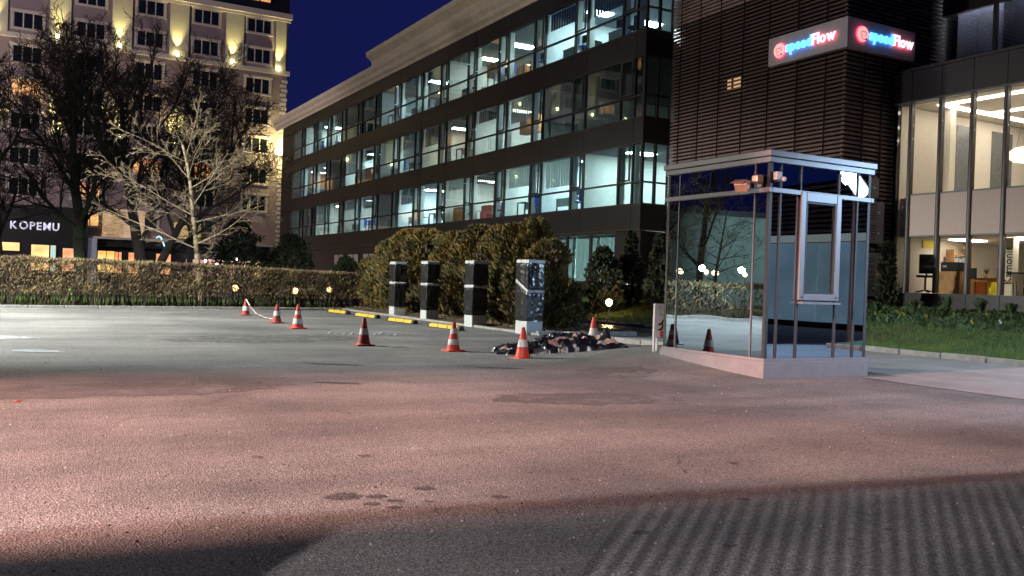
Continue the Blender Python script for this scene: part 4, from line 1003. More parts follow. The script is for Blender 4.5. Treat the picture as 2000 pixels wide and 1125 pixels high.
charger((11.62, 28.95, 0), 'leftmost black plastic wrapped charger with puffy tape band', 1)
charger((11.52, 26.0, 0), 'second wrapped charger from the left with level white tape', 2)
charger((11.45, 22.65, 0), 'third wrapped charger from the left with wide tape band', 3, .50, .44)
charger((11.40, 19.55, 0), 'nearest wrapped charger with crinkled plastic and slanting tape', 4, .58, .46, 1.86, True)

# ------------------------------------------------------------------ wheel stops
def wheel_stop(loc, label, L):
    t = thing('wheel_stop', label, 'wheel stop', loc, R(3.5), 'yellow and black parking wheel stops')
    pf = [(-.095, 0), (.095, 0), (.05, .12), (-.05, .12)]
    MB().prism(pf, 1, -L/2 - .0, L/2).build('body', M_RUB, t, local=True, bevel=.012)
    for k in range(3):
        a = -L/2 + .12 + k * (L - .24) / 3; c = a + (L - .24) / 3 - .035; s = .03
        vs = [(-.0925 + .0, a, .022), (-.0925, c, .022), (-.0565, c + s * (k == 1), .108), (-.0565, a + s * (k == 2), .108)]
        vs2 = [(x - .007, y, z + .003) for x, y, z in vs]
        MB().add(vs + vs2, [(3,2,1,0), (4,5,6,7), (0,1,5,4), (1,2,6,5), (2,3,7,6), (3,0,4,7)]).build('yellow_strip', M_YEL, t, local=True)
        MB().box(-.048, a, .1205, .048, c, .124).build('yellow_strip', M_YEL, t, local=True)
    return t
wheel_stop((10.02, 30.35, 0), 'farthest yellow and black wheel stop near the hedge', 1.8)
wheel_stop((10.05, 27.6, 0), 'second farthest wheel stop, in front of the leftmost charger', 1.8)
wheel_stop((10.0, 24.5, 0), 'third wheel stop, behind the plain red cone', 1.8)
wheel_stop((10.02, 21.55, 0), 'nearest wheel stop, partly hidden by the striped cone', 1.8)

# ------------------------------------------------------------------ cones
def cone(loc, label, h, mt, bands, base=.17, rz=0, top=True):
    t = thing('traffic_cone', label, 'traffic cone', loc, rz, 'traffic cones around the closed bays')
    r0, r1 = base * .72, .028
    rad = lambda z: r0 + (r1 - r0) * (z - .03) / (h - .03)
    b = MB(); b.box(-base, -base, 0, base, base, .028); b.build('base_plate', mt, t, local=True, bevel=.012)
    MB().lathe([(r0 * 1.12, .028), (rad(.05), .05), (rad(h * .6), h * .6), (r1, h), (r1 * .6, h)], 22).build('body', mt, t, smooth=False, local=True)
    for (a, c) in bands: MB().lathe([(rad(a) + .0035, a), (rad(c) + .0035, c)], 22).build('white_band', M_WHT, t, local=True)
    return t
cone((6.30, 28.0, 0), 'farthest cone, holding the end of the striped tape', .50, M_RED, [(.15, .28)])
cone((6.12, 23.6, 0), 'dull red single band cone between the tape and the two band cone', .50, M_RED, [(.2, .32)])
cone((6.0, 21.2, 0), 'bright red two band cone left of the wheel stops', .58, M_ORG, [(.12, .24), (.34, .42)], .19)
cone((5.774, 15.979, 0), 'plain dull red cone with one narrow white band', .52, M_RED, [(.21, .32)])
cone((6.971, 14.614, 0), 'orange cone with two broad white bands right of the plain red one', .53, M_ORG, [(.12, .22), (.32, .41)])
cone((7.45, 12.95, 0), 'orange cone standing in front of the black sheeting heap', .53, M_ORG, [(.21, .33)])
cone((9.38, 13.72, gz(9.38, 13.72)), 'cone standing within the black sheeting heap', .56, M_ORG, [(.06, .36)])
# barrier tape
tp = thing('barrier_tape', 'red and white barrier tape sagging from the farthest cone to the ground', 'tape', (6.6, 26.0, 0))
P = [Vector((6.29, 27.93, .49)), Vector((6.36, 27.6, .26)), Vector((6.42, 27.1, .09)), Vector((6.5, 26.4, .02)), Vector((6.52, 25.5, .015)), Vector((6.4, 24.7, .02)), Vector((6.26, 24.0, .16)), Vector((6.14, 23.66, .42))]
sb_ = [MB(), MB()]
for i in range(len(P) - 1):
    for k in range(4):
        a = P[i].lerp(P[i+1], k / 4); c = P[i].lerp(P[i+1], (k + 1) / 4); tw = Vector((.008, 0, .018)).lerp(Vector((.014, .006, .004)), .5 + .5 * math.sin(i))
        sb_[1 if (i * 4 + k) % 5 == 3 else 0].add([tuple(a - tw), tuple(c - tw), tuple(c + tw), tuple(a + tw)], [(0,1,2,3)])
sb_[0].build('white_stripe', M_WHT, tp); sb_[1].build('red_stripe', M_ORG, tp)
t2 = MB()
for k in range(14):
    x, y = 6.1 + k * .11, 19.2 + .18 * math.sin(k * 1.3) - k * .02; t2.add([(x - .05, y - .03, .01), (x + .05, y - .02, .012), (x + .05, y + .03, .05 * (k % 2) + .01), (x - .05, y + .02, .012)], [(0,1,2,3)])
tag(t2.build('tape_scrap', M_WHT), 'crumpled white tape scrap lying right of the two band cone', 'litter')

# ------------------------------------------------------------------ black sheeting heap
heap = MB(); HN, HM = 150, 64; vs = []; 
def heap_h(u, v):
    e = max(0, 1 - (abs(u) ** 2.6)) * max(0, 1 - abs(v) ** 2.2)
    bump = .16 + .10 * math.sin(u * 4.2 + 1.0) + .09 * noise.noise(Vector((u * 2.4, v * 1.5, 1)))
    rid = 1 - abs(noise.noise(Vector((u * 5.2 + v * 1.3, v * 3.5 - u, 4)))) * 2; rid2 = 1 - abs(noise.noise(Vector((u * 11 - v * 3, v * 7 + u * 2, 9)))) * 2; r3 = 1 - 2 * abs(noise.noise(Vector((u * 22, v * 15 + u * 5, 2))))
    z = e ** .5 * (bump + .09 * rid + .07 * rid2 + .06 * r3)
    z += .30 * math.exp(-((u - .72) / .07) ** 2 - ((v + .05) / .4) ** 2)
    return max(.0, z * .78)
for j in range(HM + 1):
    for i in range(HN + 1):
        u = -1 + 2 * i / HN; v = -1 + 2 * j / HM
        L = 1.17 * u; wv = (.42 + .12 * noise.noise(Vector((u * 3, 0, 5)))) * v
        jx = .05 * noise.noise(Vector((u * 9, v * 6, 1))); jy = .05 * noise.noise(Vector((u * 8, v * 7, 7)))
        p = Vector((8.60, 13.66, 0)) + Vector((.925, -.38, 0)) * (L + jx) + Vector((.38, .925, 0)) * (wv + jy)
        vs.append((p.x, p.y, gz(p.x, p.y) + heap_h(u, v) - (.03 if abs(u) > .98 or abs(v) > .97 else 0)))
fs = [(j*(HN+1)+i, j*(HN+1)+i+1, (j+1)*(HN+1)+i+1, (j+1)*(HN+1)+i) for j in range(HM) for i in range(HN)]
heap.add(vs, fs); M_HEAP = pm('black_sheeting', (.010, .010, .011), .32, var=.3, bump=.5, bscale=14, spec=.9)
ho = heap.build('sheeting_heap', M_HEAP, smooth=True); tag(ho, 'crumpled heap of glossy black plastic sheeting between two cones', 'plastic sheeting')
M_PKHI = pm('pink_highlight', (.55, .34, .27), .6, var=.3, scale=6);  # light reflected off the sheeting, painted as pinkish and white strips
for k, (a, c, ln_, wd) in enumerate([(-.98, -.34, .20, .06), (-.02, -.34, .42, .10), (.55, -.10, .36, .08), (.20, -.30, .16, .05), (.86, -.30, .30, .08), (.40, -.28, .14, .05), (.70, -.36, .16, .07), (-.2, -.33, .09, .05), (.82, -.02, .12, .05)]):
    b = MB(); n = 8; vs = []
    for i in range(n + 1):
        t = i / n; x = a + ln_ * (t - .5); 
        for s in (-1, 1):
            v = c + s * wd * .5 * (1 - (2 * t - 1) ** 2) ** .5
            u_ = x / 1.17; hh = max(heap_h(u_, (v) / .42), 0) + .03
            p = Vector((8.60, 13.66, 0)) + Vector((.925, -.38, 0)) * x + Vector((.38, .925, 0)) * v
            vs.append((p.x, p.y, gz(p.x, p.y) + hh + .012 * s * 1 + .02 * math.sin(t * 5 + k)))
    b.add(vs, [(2*i, 2*i+2, 2*i+3, 2*i+1) for i in range(n)]); b.build('heap_highlight', M_PKHI if k != 6 else M_WHT, ho, smooth=True)

# fallen leaf on the asphalt
lf = MB().add([(0, 0, .01), (.05, .02, .03), (.10, .0, .012), (.05, -.03, .02), (.13, .04, .03), (.02, .05, .015)], [(0, 3, 1), (1, 3, 2), (1, 2, 4), (0, 1, 5)])
lo = lf.build('fallen_leaf', pm('leaf_red', (.30, .05, .02), .7)); lo.location = (.09, 9.47, .002); lo.scale = (.7, .7, .7); tag(lo, 'curled red brown leaf lying alone on the asphalt at left', 'leaf')

# ------------------------------------------------------------------ vegetation
def spray(b, p, d, ln, wd, mi, rnd):
    d = d.normalized(); s = d.cross(Vector((rnd.uniform(-1, 1), rnd.uniform(-1, 1), rnd.uniform(-1, 1)))).normalized() * wd
    q = p + d * ln * .55; e = p + d * ln
    b.add([tuple(p - s * .3), tuple(p + s * .3), tuple(q + s), tuple(e), tuple(q - s)], [(0, 1, 2, 3, 4)], mi)
M_TH = [pm('thuja_golden', (.155, .10, .02), .8, var=.3, scale=3), pm('thuja_olive', (.11, .088, .018), .8, var=.3, scale=3), pm('thuja_green', (.042, .046, .013), .85, var=.3, scale=3), pm('thuja_brown', (.085, .048, .018), .85, var=.3, scale=3)]
def thuja(loc, h, r, seed, label, n=7500, mats=None, name='thuja_shrub', cat='shrub', group='thuja shrubs behind the chargers', conical=.5, ln=.15, wd=.030):
    rnd = random.Random(seed); t = thing(name, label, cat, loc, 0, group); b = MB()
    for i in range(n):
        z = h * (rnd.random() ** .85) * .98 + .03; a = rnd.uniform(0, 2 * math.pi)
        prof = (1 - (z / h) ** 3.2) ** .5 * (1 - conical * (z / h)) * (.55 + .45 * sstep(0, .35, z / h) + .2 * sstep(.5, 0, z / h))
        lump = .78 + .68 * noise.noise(Vector((math.cos(a) * 1.6 + seed, math.sin(a) * 1.6, z * 1.7)))
        rr = r * prof * lump * (1 - .55 * rnd.random() ** 2.2) * (1 + .16 * rnd.random() ** 5)
        p = Vector((rr * math.cos(a), rr * math.sin(a), z))
        d = Vector((math.cos(a), math.sin(a), 0)) * rnd.uniform(.3, 1.) + Vector((rnd.uniform(-.5, .5), rnd.uniform(-.5, .5), rnd.uniform(.2, 1.1)))
        q = noise.noise(Vector((p.x * 2 + seed * 3, p.y * 2, p.z * 2))) + rnd.uniform(-.3, .3) + .25 * (z / h - .4)
        mi = 0 if q > .22 else 1 if q > -.08 else 2 if q > -.32 else 3
        spray(b, p, d, ln * rnd.uniform(.6, 1.3), wd * rnd.uniform(.7, 1.3), mi, rnd)
    b.build('foliage', mats or M_TH, t, local=True)
    tb = MB()
    for k in range(4):
        a = rnd.uniform(0, 6.28); tb.tube((.06 * math.cos(a), .06 * math.sin(a), -.05), (.3 * r * math.cos(a), .3 * r * math.sin(a), h * .7), .035, .01, 6)
    tb.build('stem', M_BARK, t, local=True); return t
names = ['far left end of the row, low and bushy', 'behind and left of the leftmost charger', 'directly behind the leftmost charger', 'between the leftmost two chargers', 'behind the second charger', 'between the second and third chargers', 'behind the third charger, tall and golden', 'between the third and nearest chargers', 'behind the nearest charger, tall crown', 'right end of the row beside the wet path']
ys = [34.3, 32.6, 30.9, 29.2, 27.5, 25.9, 24.3, 22.8, 21.5, 20.25]
for k, (y, nm) in enumerate(zip(ys, names)):
    h = [2.1, 2.75, 2.95, 2.9, 2.95, 2.95, 3.0, 2.95, 2.95, 2.35][k]
    thuja((13.0 - (.55 if k > 7 else 0) + random.uniform(-.2, .2), y, .08), h * random.uniform(.93, 1.03), 1.22 if k < 8 else .9, 20 + k, 'olive golden thuja ' + nm, 14500, conical=.12, ln=.165, wd=.022)
# dark conifers and shrubs
M_DK = [pm('conifer_dark', (.018, .028, .012), .9, var=.4), pm('conifer_mid', (.030, .040, .016), .9, var=.4), pm('conifer_dim', (.012, .018, .008), .9), pm('conifer_brown', (.035, .030, .015), .9)]
thuja((18.9, 27.2, .3), 2.35, .75, 50, 'dark leafy laurel in front of the bright curtained window', 2600, M_DK, 'laurel_shrub', 'shrub', 'dark shrubs by the office wall', .1, .16, .05)
for k, (x, y, h, r, lb) in enumerate([(20.3, 27.4, 2.9, .75, 'brown green conifer right of the curtained window'), (20.2, 25.6, 2.7, .70, 'green conifer in front of the office corner'), (21.4, 26.2, 3.0, .7, 'tall conifer between the office corner and the tower'), (21.2, 24.4, 2.6, .7, 'conifer just left of the kiosk roof line')]):
    thuja((x, y, lawn_z(x, y) - .05), h, r, 60 + k, lb, 3200, M_DK, 'conifer', 'conifer', 'young conifers by the louvred tower', .72)
thuja((23.9, 18.9, .8), 2.1, .42, 70, 'narrow dark shrub in front of the lowest air conditioner', 1500, M_DK, 'conifer', 'conifer', None, .5)
for k, (x, y, h, r, lb) in enumerate([(12.4, 57.5, 4.6, 2.1, 'large dark evergreen beyond the hedge left of the offices'), (15.8, 58.0, 3.8, 2.2, 'wide dark evergreen beside the far office entrance'), (18.5, 55.0, 2.4, 1.5, 'low dark evergreen in front of the far shop doors'), (19.0, 49.0, 2.3, 1.4, 'round dark shrub before the dim shop windows'), (19.8, 44.0, 2.0, 1.2, 'round dark shrub hidden partly by the thujas')]):
    thuja((x, y, .05), h, r, 80 + k, lb, 3600, M_DK, 'evergreen_shrub', 'shrub', 'dark evergreens before the far offices', .45, .26, .06)

# clipped hedge
M_HG = [pm('hedge_tan', (.29, .21, .105), .9, var=.3, scale=4), pm('hedge_brown', (.15, .10, .055), .9, var=.3, scale=4), pm('hedge_olive', (.17, .14, .06), .9, var=.3), pm('hedge_dark', (.045, .030, .020), .9)]
hd = thing('clipped_hedge', 'long clipped brown leafless hedge along the far side of the car park', 'hedge', (-5, 32, 0))
rnd = random.Random(3); b = MB()
def hedge_bits(n, x0, x1, big=1.0):
    for i in range(n):
        x = rnd.uniform(x0, x1); yf = hedge_y(x)
        top = 1.50 + .04 * noise.noise(Vector((x * 1.3, 0, 0))) - (.10 * sstep(4, 12, x))
        if rnd.random() < .45: z = top - abs(rnd.gauss(0, .06)); y = yf + rnd.uniform(0, 1.05)
        elif rnd.random() < .75: z = rnd.uniform(.38, top); y = yf + abs(rnd.gauss(0, .10)) + .05 * noise.noise(Vector((x * 2, z * 2, 0)))
        else: z = rnd.uniform(.4, top); y = yf + rnd.uniform(.1, 1.)
        f = (z - .35) / (top - .35)
        d = Vector((rnd.uniform(-.7, .7), rnd.uniform(-.8, .35), rnd.uniform(.25, 1.1)))
        q = noise.noise(Vector((x * 1.2, z * 2.5, y))) * .7 + rnd.uniform(-.5, .5)
        mi = 0 if q > .28 else 2 if q > .1 else 1 if q > -.35 else 3
        spray(b, Vector((x, y, z)), d, rnd.uniform(.07, .16) * big, rnd.uniform(.006, .014) * big, mi, rnd)
hedge_bits(48000, -3.0, 12.9); hedge_bits(9000, -30, -3, 2.0)
b.build('foliage', M_HG, hd)
b = MB()
for i in range(1300):
    x = rnd.uniform(-12, 12.8); y = hedge_y(x) + rnd.uniform(.02, .95); lean = rnd.uniform(-.16, .16)
    b.tube((x, y, -.02), (x + lean, y + rnd.uniform(-.1, .1), rnd.uniform(.5, .95)), rnd.uniform(.008, .02), .006, 4, caps=False)
b.build('stems', pm('hedge_stem', (.055, .038, .024), .9), hd)
# grass behind the hedge foot and lawn grass
M_GR = [pm('grass_blade', (.06, .115, .016), .8, var=.3), pm('grass_light', (.11, .15, .026), .8, var=.3), pm('grass_dry', (.12, .10, .035), .8)]
def grass(name, n, xr, yr, zf, h, wd, seed, parent=None):
    rnd = random.Random(seed); b = MB()
    for i in range(n):
        x = rnd.uniform(*xr); y = rnd.uniform(*yr)
        if name == 'back_grass' and y < hedge_y(x) + .5: continue
        z = zf(x, y); hh = h * rnd.uniform(.5, 1.3); a = rnd.uniform(0, 6.28)
        c, s = math.cos(a) * wd, math.sin(a) * wd; lx, ly = rnd.uniform(-.5, .5) * hh, rnd.uniform(-.5, .5) * hh
        q = noise.noise(Vector((x * .9, y * .9, 2))) + rnd.uniform(-.35, .35)
        b.add([(x - c, y - s, z - .01), (x + c, y + s, z - .01), (x + lx, y + ly, z + hh)], [(0, 1, 2)], 1 if q > .15 else 2 if q < -.42 else 0)
    o = b.build(name, M_GR, parent); o['kind'] = 'stuff'; return o
grass('lawn_grass', 60000, (17.06, 24.6), (6, 20.5), lawn_z, .07, .008, 1)
grass('lawn_grass', 16000, (17.42, 21.9), (20.5, 33), lawn_z, .09, .012, 2)
g3 = grass('back_grass', 26000, (-9, 13.5), (33.0, 37.5), lambda x, y: .03, .16, .016, 4)
for (nm, n, xr, yr, sd) in (('bed_litter', 3500, (11.5, 14.4), (19.1, 35.5), 6),):
    rnd = random.Random(sd); b = MB()
    for i in range(n):
        x = rnd.uniform(*xr); y = rnd.uniform(*yr); a = rnd.uniform(0, 6.28); s = rnd.uniform(.02, .05); z = .12
        b.add([(x + s * math.cos(a), y + s * math.sin(a), z), (x - s * math.sin(a) * .5, y + s * math.cos(a) * .5, z + .02), (x - s * math.cos(a), y - s * math.sin(a), z + .01), (x + s * math.sin(a) * .5, y - s * math.cos(a) * .5, z + .015)], [(0, 1, 2, 3)], 0 if rnd.random() < .6 else 1)
    o = b.build(nm, [pm('dry_leaf', (.34, .24, .12), .9, var=.4, scale=9), pm('dry_leaf2', (.16, .10, .05), .9)]); o['kind'] = 'stuff'
# flower bed in front of the podium
def tuft(loc, n, h, sp, seed, label, mats, wd=.014):
    t = thing('grass_tuft', label, 'plant', loc, 0, 'long leaved tufts in front of the podium'); b = MB(); r = random.Random(seed)
    for i in range(n):
        a = r.uniform(0, 6.28); e = sp * r.uniform(.2, 1); hh = h * r.uniform(.6, 1.1); w2 = Vector((-math.sin(a), math.cos(a), 0)) * wd; dirv = Vector((math.cos(a), math.sin(a), 0))
        p0 = dirv * .05 * r.random(); p1 = dirv * e * .5 + Vector((0, 0, hh)); p2 = dirv * e * 1.1 + Vector((0, 0, hh * .75))
        b.quad(p0 - w2, p0 + w2, p1 + w2, p1 - w2); b.add([tuple(p1 - w2), tuple(p1 + w2), tuple(p2)], [(0, 1, 2)])
    b.build('leaves', mats, t, local=True); return t
M_TUFT = pm('tuft_leaf', (.05, .095, .03), .7, var=.35)
for k, (x, y, h, lb) in enumerate([(22.6, 15.9, .62, 'tallest grassy tuft in the middle of the podium bed'), (22.4, 16.8, .5, 'grassy tuft left of the tallest one in the bed'), (22.9, 15.1, .55, 'grassy tuft right of the tallest one in the bed'), (21.9, 15.5, .4, 'short tuft in front of the tallest one'), (22.8, 14.2, .42, 'right hand tuft below the taupe panels'), (22.0, 17.7, .4, 'leftmost tuft of the bed near the kiosk'), (22.6, 13.4, .4, 'tuft at the right edge of the picture')]):
    tuft((x, y, lawn_z(x, y)), 70, h * .72, .4, 30 + k, lb, M_TUFT)
rnd = random.Random(9); b = MB()
for i in range(2600):
    x = rnd.uniform(20.3, 23.2); y = rnd.uniform(10.5, 19.8); z = lawn_z(x, y); spray(b, Vector((x, y, z)), Vector((rnd.uniform(-1, 1), rnd.uniform(-1, 1), rnd.uniform(.3, 1.2))), rnd.uniform(.08, .2), rnd.uniform(.02, .04), 0 if rnd.random() < .6 else 1, rnd)
o = b.build('bed_foliage', [M_TUFT, pm('bed_leaf_dark', (.03, .05, .02), .8, var=.3)]); o['kind'] = 'stuff'
M_FY = pm('petal_yellow', (.75, .48, .03), .7); M_FW = pm('petal_white', (.75, .72, .66), .7)
for k in range(14):
    x = rnd.uniform(20.4, 21.9); y = 18.9 - k * .58 + rnd.uniform(-.15, .15); z = lawn_z(x, y) + .15; col = 'yellow' if rnd.random() < .6 else 'white'
    t = thing('flower', f'{col} pansy, {ORD[k]} flower from the left in the podium bed', 'flower', (x, y, z), 0, f'{col} pansies in the podium bed')
    b = MB()
    for i in range(5):
        a = i * 1.2566; c = Vector((math.cos(a), math.sin(a) * .5 - .3, math.sin(a))) * .035; b.add([tuple(c * .2), tuple(c + Vector((0, -.01, .02))), tuple(c * 1.5), tuple(c + Vector((0, .01, -.02)))], [(0, 1, 2, 3)])
    b.build('petals', M_FY if col == 'yellow' else M_FW, t, local=True); MB().tube((0, 0, -.17), (0, 0, 0), .004, .004, 4).build('stem', M_TUFT, t, local=True)

# bare trees
def bare_tree(name, label, loc, seed, spec, bark, twig, group=None):
    t = thing(name, label, 'tree', loc, 0, group); rnd = random.Random(seed); B = [MB(), MB(), MB()]; cnt = [0]
    def grow(p, d, L, r, lev):
        S = spec['seg'][lev]; pts = [p]; rr = [r]; q = p.copy(); dd = d.copy(); wob = spec['wob'][lev]
        for i in range(S):
            dd = (dd + Vector((rnd.uniform(-wob, wob), rnd.uniform(-wob, wob), rnd.uniform(-wob, wob) + spec['up'][lev]))).normalized()
            q = q + dd * (L / S); pts.append(q.copy()); rr.append(max(spec['rmin'], r * (1 - (.75 if lev else .62) * (i + 1) / S)))
        tgt = B[0] if lev == 0 else B[1] if lev < 3 else B[2]
        for i in range(S): tgt.tube(pts[i], pts[i+1], rr[i], rr[i+1], (8, 6, 5, 3, 3, 3)[lev], caps=(lev == 0)); cnt[0] += 1
        if lev + 1 < spec['levels']:
            n = spec['n'][lev]
            for k in range(n):
                f = spec['start'][lev] + (1 - spec['start'][lev]) * (k + rnd.random()) / n; x = f * S; i = min(S - 1, int(x)); pp = pts[i].lerp(pts[i+1], x - i)
                ax = (pts[i+1] - pts[i]).normalized(); az = rnd.uniform(0, 6.28) if lev else (k * 2.4 + rnd.uniform(-.4, .4))
                o1 = ax.orthogonal().normalized(); o2 = ax.cross(o1); side = o1 * math.cos(az) + o2 * math.sin(az)
                ang = spec['ang'][lev] * rnd.uniform(.75, 1.2) * (1 - .35 * f if lev == 0 else 1)
                nd = (ax * math.cos(ang) + side * math.sin(ang)).normalized()
                grow(pp, nd, L * spec['len'][lev] * rnd.uniform(.65, 1.2) * (1.15 - .45 * f), rr[i] * spec['rad'][lev], lev + 1)
    for (d, L, r) in spec['trunks']: grow(Vector((0, 0, -.1)), Vector(d).normalized(), L, r, 0)
    B[0].build('trunk', bark, t, local=True, smooth=True); B[1].build('branches', bark, t, local=True); B[2].build('twigs', twig, t, local=True); return t
DSP = dict(levels=5, seg=[7, 6, 5, 4, 3], wob=[.10, .16, .2, .25, .3], up=[.02, .07, .05, .04, .02], rmin=.012, n=[13, 10, 9, 7], start=[.25, .2, .15, .1], ang=[.85, .7, .75, .8], len=[.58, .55, .5, .55], rad=[.5, .55, .5, .55], trunks=[((.05, 0, 1), 10.2, .34)])
def ds(**k): d = dict(DSP); d.update(k); return d
DGR = 'big dark bare trees in front of the hotel'
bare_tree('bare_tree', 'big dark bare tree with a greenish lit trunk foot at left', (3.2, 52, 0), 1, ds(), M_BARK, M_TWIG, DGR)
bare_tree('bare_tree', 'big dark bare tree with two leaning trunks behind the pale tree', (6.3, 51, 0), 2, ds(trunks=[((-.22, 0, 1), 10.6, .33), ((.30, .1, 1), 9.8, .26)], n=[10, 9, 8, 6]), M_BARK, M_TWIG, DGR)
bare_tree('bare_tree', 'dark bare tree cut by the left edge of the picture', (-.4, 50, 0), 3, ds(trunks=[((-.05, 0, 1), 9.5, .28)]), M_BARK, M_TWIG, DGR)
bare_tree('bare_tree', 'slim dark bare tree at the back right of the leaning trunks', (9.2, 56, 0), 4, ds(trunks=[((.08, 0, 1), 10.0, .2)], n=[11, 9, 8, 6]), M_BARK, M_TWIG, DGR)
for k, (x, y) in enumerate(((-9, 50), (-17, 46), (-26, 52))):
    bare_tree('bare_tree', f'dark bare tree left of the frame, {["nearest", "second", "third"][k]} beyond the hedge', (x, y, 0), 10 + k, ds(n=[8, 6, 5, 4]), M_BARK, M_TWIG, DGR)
PSP = dict(levels=5, seg=[9, 9, 6, 5, 3], wob=[.08, .07, .12, .16, .2], up=[.03, .012, .02, .0, -.06], rmin=.0048, n=[17, 7, 5, 4], start=[.30, .2, .15, .1], ang=[1.5, .60, .62, .6], len=[.58, .44, .48, .42], rad=[.34, .50, .5, .6], trunks=[((-.04, 0, 1), 6.3, .12)])
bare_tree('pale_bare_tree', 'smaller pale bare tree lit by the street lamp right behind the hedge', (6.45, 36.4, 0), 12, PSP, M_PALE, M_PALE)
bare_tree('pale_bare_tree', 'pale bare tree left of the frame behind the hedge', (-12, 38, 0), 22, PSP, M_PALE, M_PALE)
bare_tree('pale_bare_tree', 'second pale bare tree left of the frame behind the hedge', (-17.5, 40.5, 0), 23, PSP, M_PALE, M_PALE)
# green light at the foot of the leftmost big trunk
gl_ = thing('ground_spotlight', 'small green spotlight at the foot of the left big tree', 'spotlight', (2.6, 50.9, .05))
MB().lathe([(.08, 0), (.10, .12), (.09, .16)], 12).build('head', em('green_glow', (.1, 1, .25), 2), gl_, local=True); MB().box(-.03, -.03, -.1, .03, .03, .0).build('spike', M_DARK, gl_, local=True)
lamp('green_light', 'SPOT', (2.6, 50.8, .3), 160, (.15, 1.0, .25), .05, (3.2, 52, 2.6), 60, .6)

# ------------------------------------------------------------------ garden lamps
def garden_lamp(loc, label, power, z=.45, col=(1.0, .58, .22), s=1.0, es=26):
    t = thing('garden_lamp', label, 'lamp', loc, 0, 'small globe garden lamps')
    MB().tube((0, 0, -.1), (0, 0, z - .08), .025, .022, 8).build('post', M_SILV, t, local=True); MB().lathe([(.05, z - .10), (.06, z - .05), (.05, z - .03)], 12).build('collar', M_DARK, t, local=True)
    MB().lathe([(.03 * s, z - .12 * s + .08), (.085 * s, z - .02 * s + .04), (.12 * s, z + .08), (.105 * s, z + .15 * s), (.05 * s, z + .20 * s), (.005, z + .21 * s)], 18).build('globe', em('globe_glow%d' % es, (1.0, .62, .26), es), t, smooth=True, local=True)
    lamp('garden_light', 'POINT', Vector(loc) + Vector((0, 0, z + .08)), power, col, .14)
    return t
garden_lamp((18.25, 25.8, lawn_z(18.25, 25.8)), 'bright globe lamp on the lawn beside the wet path', 130)
garden_lamp((7.55, 35.4, 0), 'globe lamp glowing through the hedge nearest the pale tree', 40, .62, s=1.0, es=9)
garden_lamp((10.2, 36.6, 0), 'globe lamp glowing through the hedge right of the centre cone', 60, .55, s=1.1, es=11)
garden_lamp((11.85, 37.2, 0), 'globe lamp glowing through the right end of the hedge', 40, .62, s=1.0, es=9)
for k, (x, y) in enumerate(((-19.6, 46.5), (-21.4, 48.5), (-22.2, 46), (-23.8, 47.5), (-25.2, 46.5), (-20.6, 45))):
    t = thing('globe_street_lamp', f'warm globe street lamp left of the frame, {ORD[k]} of its row', 'street lamp', (x, y, 0), 0, 'globe street lamps left of the frame')
    MB().tube((0, 0, 0), (0, 0, 2.3), .05, .04, 8).build('post', M_DARK, t, local=True); MB().lathe([(.04, 2.3), (.14, 2.38), (.17, 2.48), (.13, 2.58), (.02, 2.63)], 16).build('globe', em('globe_glow60', (1.0, .62, .26), 14), t, smooth=True, local=True)

for (x, y) in ((-20, 44.8), (-24, 45.5)): lamp('globe_light', 'POINT', (x, y, 2.7), 900, (1.0, .74, .42), .2)
pavl = thing('pavilion', 'long low grey green pavilion left of the frame, mirrored in the kiosk', 'building', (-44, 66, 0))
MB().box(-72, 62, -.2, -22, 70, 8.2).build('wall', pm('green_grey_render', (.13, .16, .145), .9, var=.15, scale=.4), pavl)
MB().box(-72.3, 61.6, 8.21, -21.7, 70.3, 8.7).build('roof', M_ROOF, pavl)
lamp('pavilion_fill_light', 'SPOT', (-40, 52, 6), 9000, (.86, 1.0, .90), .2, (-44, 62, 4), 140, .6)  # fill added without a fixture to light the mirrored pavilion wall
# air conditioners on the tower's right face
def ac(x, z, w, h, d, label, fans=1, panel=False):
    t = thing('air_conditioner', label, 'air conditioner', (x, YT - .1 - d / 2, z), 0, 'air conditioners on the louvred tower')
    MB().box(-w/2, -d/2, 0, w/2, d/2, h).build('case', M_PLINTH, t, local=True, bevel=.015)
    for k in range(fans):
        cz_ = h * (k + .5) / fans
        MB().box(-w/2 + .05, -d/2 - .012, cz_ - h / fans * .40, w * .12, -d/2 - .001, cz_ + h / fans * .40).build('grille', M_DARK, t, local=True)
        b = MB(); 
        for i in range(6): b.box(-w/2 + .06, -d/2 - .02, cz_ - h / fans * .36 + i * h / fans * .12, w * .11, -d/2 - .0125, cz_ - h / fans * .36 + i * h / fans * .12 + .012)
        b.build('grille_bars', M_GREY, t, local=True); MB().box(w * .2, -d/2 - .006, cz_ - .03, w * .3, -d/2 - .0005, cz_ + .03).build('badge', M_WHT, t, local=True)
    for s in (-.3, .3): MB().box(w * s - .03, -d/2, -.06, w * s + .03, d/2 + .09, -.001).build('bracket', M_DARK, t, local=True)
    return t
ac(24.15, 4.42, .85, .66, .32, 'small air conditioner at the top of the stack right of the kiosk')
ac(24.32, 2.95, 1.0, 1.35, .36, 'tall twin fan air conditioner in the middle of the stack', 2)
ac(24.32, 1.25, 1.0, 1.40, .36, 'lowest air conditioner of the stack behind the narrow shrub')
dl = MB().tube((24.95, YT - .08, 4.25), (24.95, YT - .2, 4.25), .03, .03, 8).build('bulkhead_light', em('pink_led', (1.0, .5, .55), .8)); tag(dl, 'tiny pinkish knob light on the wall right of the air conditioners', 'lamp')

